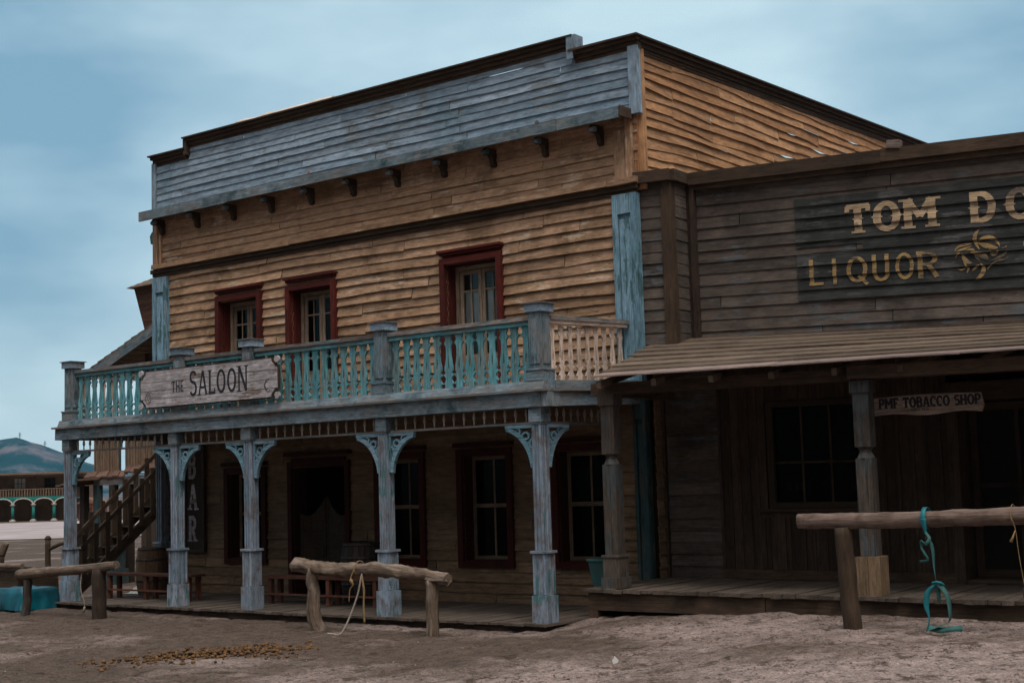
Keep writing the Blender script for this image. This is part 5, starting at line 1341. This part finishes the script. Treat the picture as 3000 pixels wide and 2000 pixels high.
# ================================================================ BUILDINGS BEHIND
nb = place('neighbour_porch_building', 'S', -18.3, 6.0, 'brown building with pale battened upper wall and sagging shingle awning beyond the staircase', 'building', z=0)
b_ = MB(); planks_v(b_, .05, 1.02, 2.52, 3.5, .09, 0, batten=True); planks_v(b_, 1.32, 1.60 + 3.4, 2.6, 3.5, .09, 0, batten=True); b_.build('battened_wall', M['palewall'], nb)
b_ = MB(); rect_frame(b_, 1.02, 1.31, 2.50, 3.5, .035, -.05, .0); b_.build('window_frame', M['dkteal'], nb)
b_ = MB()
for k in range(22):
    xa = -.35 + k * .22; za = 2.40 + .02 * (k % 2) + .012 * k * (k > 6)
    P = [((xa, xa + .215)[q & 1] + (1.3, .0)[(q >> 1) & 1], (-1.0, .05)[(q >> 1) & 1], ((za, za + .16)[(q >> 1) & 1]) + (.0, .04)[(q >> 2) & 1]) for q in range(8)]; b_.hexa(P, (.2, 1, .04), 1)
b_.build('awning', M['brick'], nb)
b_ = MB(); b_.box(1.28, 4.6, -.97, -.87, 2.25, 2.42, axis=0); b_.build('awning_beam', M['greytop'], nb)
b_ = MB()
for k in range(5):
    P = [((.55 + k * .2, .745 + k * .2)[q & 1], (-1.5, .3)[(q >> 1) & 1], (2.24 + k * .03, 2.30 + k * .03)[(q >> 1) & 1] + (.0, .04)[(q >> 2) & 1]) for q in range(8)]; b_.hexa(P, (.2, 1, .04), 1)
b_.build('side_awning', M['shingle'], nb)
for xx, mm in ((.87, 'dkbrown'), (1.40, 'dkteal'), (2.0, 'dkbrown'), (2.6, 'dkbrown'), (3.2, 'dkbrown')):
    b_ = MB(); b_.box(xx - .09, xx + .09, -.99, -.85, 0, 2.245, axis=2); b_.build('post', M[mm], nb)
b_ = MB(); b_.box(2.35, 2.75, -1.5, -1.15, .35, 1.15); b_.box(2.3, 2.8, -1.55, -1.1, 0, .349); b_.build('column_pedestal', M['dkteal'], nb)
b_ = MB(); planks_v(b_, 2.6, 6.0, 0, 2.45, .16, 1.2, batten=False); b_.build('rear_wall', M['dkbrown'], nb)
bh = place('shingled_tower_house', 'S', -20.6, 9.0, 'mossy shingle roofed house with flared wooden tower behind the saloon', 'building', z=0)
b_ = MB(); nR = 24
for k in range(nR):
    xa = -2.1 + k * .3; xb = xa + .34; za, zb = 5.30 + (xa + 2.1) * .36, 5.30 + (xb + 2.1) * .36
    for j in range(5):
        P = [((xa, xb)[q & 1], (-.4 + j * .9, .48 + j * .9)[(q >> 1) & 1], (za, zb)[q & 1] + (.03 if not (q & 1) else .0) + (.0, .05)[(q >> 2) & 1] + R.uniform(0, .02)) for q in range(8)]; b_.hexa(P, (.3, .9, .05), 1)
b_.build('shingle_roof', M['shingle'], bh)
b_ = MB(); b_.beam((-1.9, -.42, 5.22), (4, -.42, 5.22 + 5.9 * .36), .06, .26); b_.build('barge_board', M['bluegrain'], bh)
b_ = MB(); planks_v(b_, -.1, 5, 0, 5.9, .2, .4, batten=False); b_.build('wall', M['dkbrown'], bh)
b_ = MB()
for (sx0, sx1) in ((0, 1),):
    for j in range(9):
        t0, t1 = j / 9, (j + 1) / 9 + .02; z0_, z1_ = 6.25 + t0 * 1.40, 6.25 + t1 * 1.40; f0, f1 = .0 + .24 * t0, .24 * t1
        P = [((.22 - (f0 if not (q >> 2) & 1 else f1), 1.6 + (f0 if not (q >> 2) & 1 else f1))[q & 1] if True else 0, (.2 - (f0 if not (q >> 2) & 1 else f1), 1.8 + (f0 if not (q >> 2) & 1 else f1))[(q >> 1) & 1], (z0_, z1_)[(q >> 2) & 1]) for q in range(8)]; b_.hexa(P, (1.8, 1.6, .16), 0)
b_.build('tower', M['brick'], bh)
b_ = MB()
for j in range(5):
    e0, e1 = .40 - j * .13, .40 - (j + 1) * .13 + .03; z0_ = 7.68 + j * .07
    P = [((.22 - (e0 if not (q >> 2) & 1 else e1), 1.6 + (e0 if not (q >> 2) & 1 else e1))[q & 1], (.2 - (e0 if not (q >> 2) & 1 else e1), 1.8 + (e0 if not (q >> 2) & 1 else e1))[(q >> 1) & 1], z0_ + (.0, .069)[(q >> 2) & 1]) for q in range(8)]; b_.hexa(P, (2.4, 2, .08), 0)
b_.build('tower_roof', M['shingle'], bh)
# far arcade building, facing the camera across the plaza
fa = empty('arcade_building', (-70, 160, -.6), 0); tag(fa, 'long two storey building with teal columned arcade across the plaza', 'building')
x0_, x1_ = -28.0, 20.6
b_ = MB(); b_.box(x0_, x1_, 3.0, 10, 0, 5.2); b_.build('wall', M['farplaster'], fa)
b_ = MB(); b_.box(x0_ - .5, x1_ + .4, -.6, 10.5, 5.2, 5.42); b_.box(x0_ - .3, x1_ + .2, -.3, .0, 5.0, 5.19); b_.build('roof', M['palewall'], fa)
b_ = MB(); b_.box(x0_, x1_, -.1, 2.95, 2.42, 2.55); b_.build('gallery_floor', M['green'], fa)
b_ = MB()
nA = 21; dxA = (x1_ - x0_) / nA
for k in range(nA):
    xa = x0_ + k * dxA; cx = xa + dxA / 2; r = dxA / 2 - .12
    poly = [(xa, 2.75), (xa, 1.9)] + [(cx - r * math.cos(a), 1.9 + .62 * math.sin(a)) for a in [i * PI / 12 for i in range(13)]] + [(xa + dxA, 1.9), (xa + dxA, 2.75)]
    b_.prism(poly, -.06, .06, 'xz')
b_.build('arch_panel', M['green'], fa)
b_ = MB()
for k in range(nA):
    xa = x0_ + k * dxA; cx = xa + dxA / 2; r = dxA / 2 - .06
    b_.band([(cx - r * math.cos(a), 1.9 + .66 * math.sin(a)) for a in [i * PI / 12 for i in range(13)]], .12, -.16, -.061)
b_.build('arch_trim', M['farwhite'], fa)
col0 = None
for k in range(nA + 1):
    xa = x0_ + k * dxA
    if col0 is None:
        m_ = MB(); m_.lathe([(.19, .25), (.17, 1.65)], n=10); col0 = m_.build('column', M['green'], fa); m_ = MB(); m_.box(-.28, .28, -.28, .28, 0, .16); m_.lathe([(.26, .16), (.2, .25)], n=10); m_.lathe([(.18, 1.65), (.3, 1.85), (.3, 1.9)], n=10); m_.build('column_base', M['farwhite'], col0); o = col0
    else: o = copy_tree(col0, fa)
    o.location = (xa, -.12, 0)
b_ = MB(); b_.box(x0_, x1_, -.02, .04, 3.55, 3.62, axis=0)
x = x0_
while x < x1_: b_.box(x, x + .12, -.02, .04, 2.76, 3.54, axis=2); x += .3
b_.build('gallery_railing', M['palewall'], fa)
for k in range(9):
    xa = 12.8 + (k - 6) * 3.4; b_ = MB(); b_.box(xa, xa + 1.2, 2.9, 2.99, 3.7, 4.8); wn = b_.build('window', M['farwhite' if k % 3 == 0 else 'black'], fa)
    b_ = MB(); [b_.box(xa + .36 + .4 * q, xa + .42 + .4 * q, 2.86, 2.899, 3.7, 4.8) for q in range(2)]; b_.box(xa, xa + 1.2, 2.87, 2.898, 4.2, 4.26); b_.build('muntin', M['dkbrown'], wn)
for k in range(12):
    xa = x0_ + k * 4.4; b_ = MB(); b_.box(xa, xa + .14, .0, .14, 2.8, 5.0, axis=2); b_.build('gallery_post', M['dkbrown'], fa)
fr_ = empty('red_house', (-35.95, 120, -.5), 0); tag(fr_, 'small orange red house seen between the staircase and dark porch posts', 'building')
b_ = MB(); b_.box(-.75, .75, 0, 3, 0, 1.9); b_.build('wall', M['rust'], fr_); b_ = MB(); b_.prism([(-.95, 1.9), (.95, 1.9), (.0, 2.4)], -.3, 3.3, 'xz'); b_.build('roof', M['farplaster'], fr_)
b_ = MB(); b_.box(-.3, .3, -.06, -.001, 0, 1.5); b_.build('door', M['dkbrown'], fr_)

# ================================================================ GROUND SCATTER
def lump(mb, x, y, z, r, seed, m=0, sq=.75):
    n1, n2 = 7, 5; V = []; 
    for j in range(n2):
        ph = PI * (j + .5) / n2
        for i in range(n1):
            a = 2 * PI * i / n1; rr = r * (1 + .35 * mn.noise(Vector((seed * 3.3 + math.cos(a) * 1.5, math.sin(a) * 1.5, j * 1.1))))
            V.append((x + rr * math.sin(ph) * math.cos(a), y + rr * math.sin(ph) * math.sin(a), z + rr * math.cos(ph) * sq))
    F = [(j * n1 + i, (j + 1) * n1 + i, (j + 1) * n1 + (i + 1) % n1, j * n1 + (i + 1) % n1) for j in range(n2 - 1) for i in range(n1)] + [tuple(range(n1)), tuple(reversed(range((n2 - 1) * n1, n2 * n1)))]
    mb.add(V, F, [(v[0], v[1], v[2]) for v in V], R.random(), m, True)
b_ = MB()
for k in range(850):
    t = max(0.0, min(1, R.gauss(.58, .22))); 
    x_ = -3.45 + 1.75 * t + R.gauss(0, .10); y_ = -0 
    sx_, sy_ = -3.9 + 3.0 * t, 0
    # the heap runs roughly parallel to the picture, in world space
    wx_ = -5.2 + 2.45 * t + R.gauss(0, .10); wy_ = 18.15 + R.gauss(0, .16 + .16 * R.random()) - .95 * (1 - t) ** 1.4
    if R.random() < .10: wy_ -= R.uniform(.2, .8)
    r_ = R.uniform(.007, .030)
    lump(b_, wx_, wy_, gz(wx_, wy_) + r_ * .5 + (R.uniform(0, .035) if abs(t - .6) < .2 else 0), r_, k)
o = b_.build('horse_droppings', M['dung']); tag(o, 'scattered heap of orange brown horse droppings on the dirt in front of the saloon', 'droppings', kind='stuff')
b_ = MB()
for k in range(6500):
    y_ = 10.5 + 11 * R.random() ** 1.2; x_ = R.uniform(-.42, .42) * y_
    tx_, ty_ = W2T(x_, y_); sx_, sy_ = W2S(x_, y_)
    if (tx_ > -.2 and ty_ > -.15) or (sx_ < .1 and sy_ > -.15): continue
    if mn.noise(Vector((x_ * .9, y_ * .9, 7))) < R.uniform(-.35, .3): continue
    r_ = R.uniform(.003, .011) * (1.9 if R.random() < .05 else 1); lump(b_, x_, y_, gz(x_, y_) + r_ * .2, r_, k, sq=.5)
o = b_.build('soil_clods', M['clod']); tag(o, 'small dry clods and crumbs of earth strewn over the yard', 'clods', kind='stuff')
b_ = MB()
for (px, py) in ((.95, 15.06),):
    b_.prism([(0, 0), (.045, .004), (.06, .03), (.04, .055), (.022, .075), (.012, .05), (-.005, .03)], -.015, .02, 'xz')
o = b_.build('litter_scrap', M['white'], loc=(.95, 15.06, gz(.95, 15.06))); tag(o, 'small white scrap of litter on the dirt in the foreground', 'litter')
b_ = MB()
for k in range(70):
    y_ = R.uniform(11.5, 19); x_ = R.uniform(-.36, .36) * y_; tx_, ty_ = W2T(x_, y_); sx_, sy_ = W2S(x_, y_)
    if (tx_ > -.2 and ty_ > -.15) or (sx_ < .1 and sy_ > -.15): continue
    r_ = R.uniform(.005, .012); lump(b_, x_, y_, gz(x_, y_) + r_ * .3, r_, k + 9000, sq=.6)
o = b_.build('pale_pebbles', M['pebble']); tag(o, 'sparse small pale pebbles and chips on the yard dirt', 'pebbles', kind='stuff')
# air over the plaza: far things fade towards the sky
hz = MB(); hz.box(-6600, 6600, -6600, 6600, -6, 175); 
hm = bpy.data.materials.new('haze_air'); hm.use_nodes = True; hm.node_tree.nodes.clear()
ho = hm.node_tree.nodes.new('ShaderNodeOutputMaterial'); hp = hm.node_tree.nodes.new('ShaderNodeVolumePrincipled')
hp.inputs['Color'].default_value = (.62, .82, .95, 1); hp.inputs['Density'].default_value = 0.000045
hm.node_tree.links.new(hp.outputs[0], ho.inputs['Volume'])
o = hz.build('haze', hm); tag(o, 'faint blue haze softening the far hills', 'haze', kind='stuff')
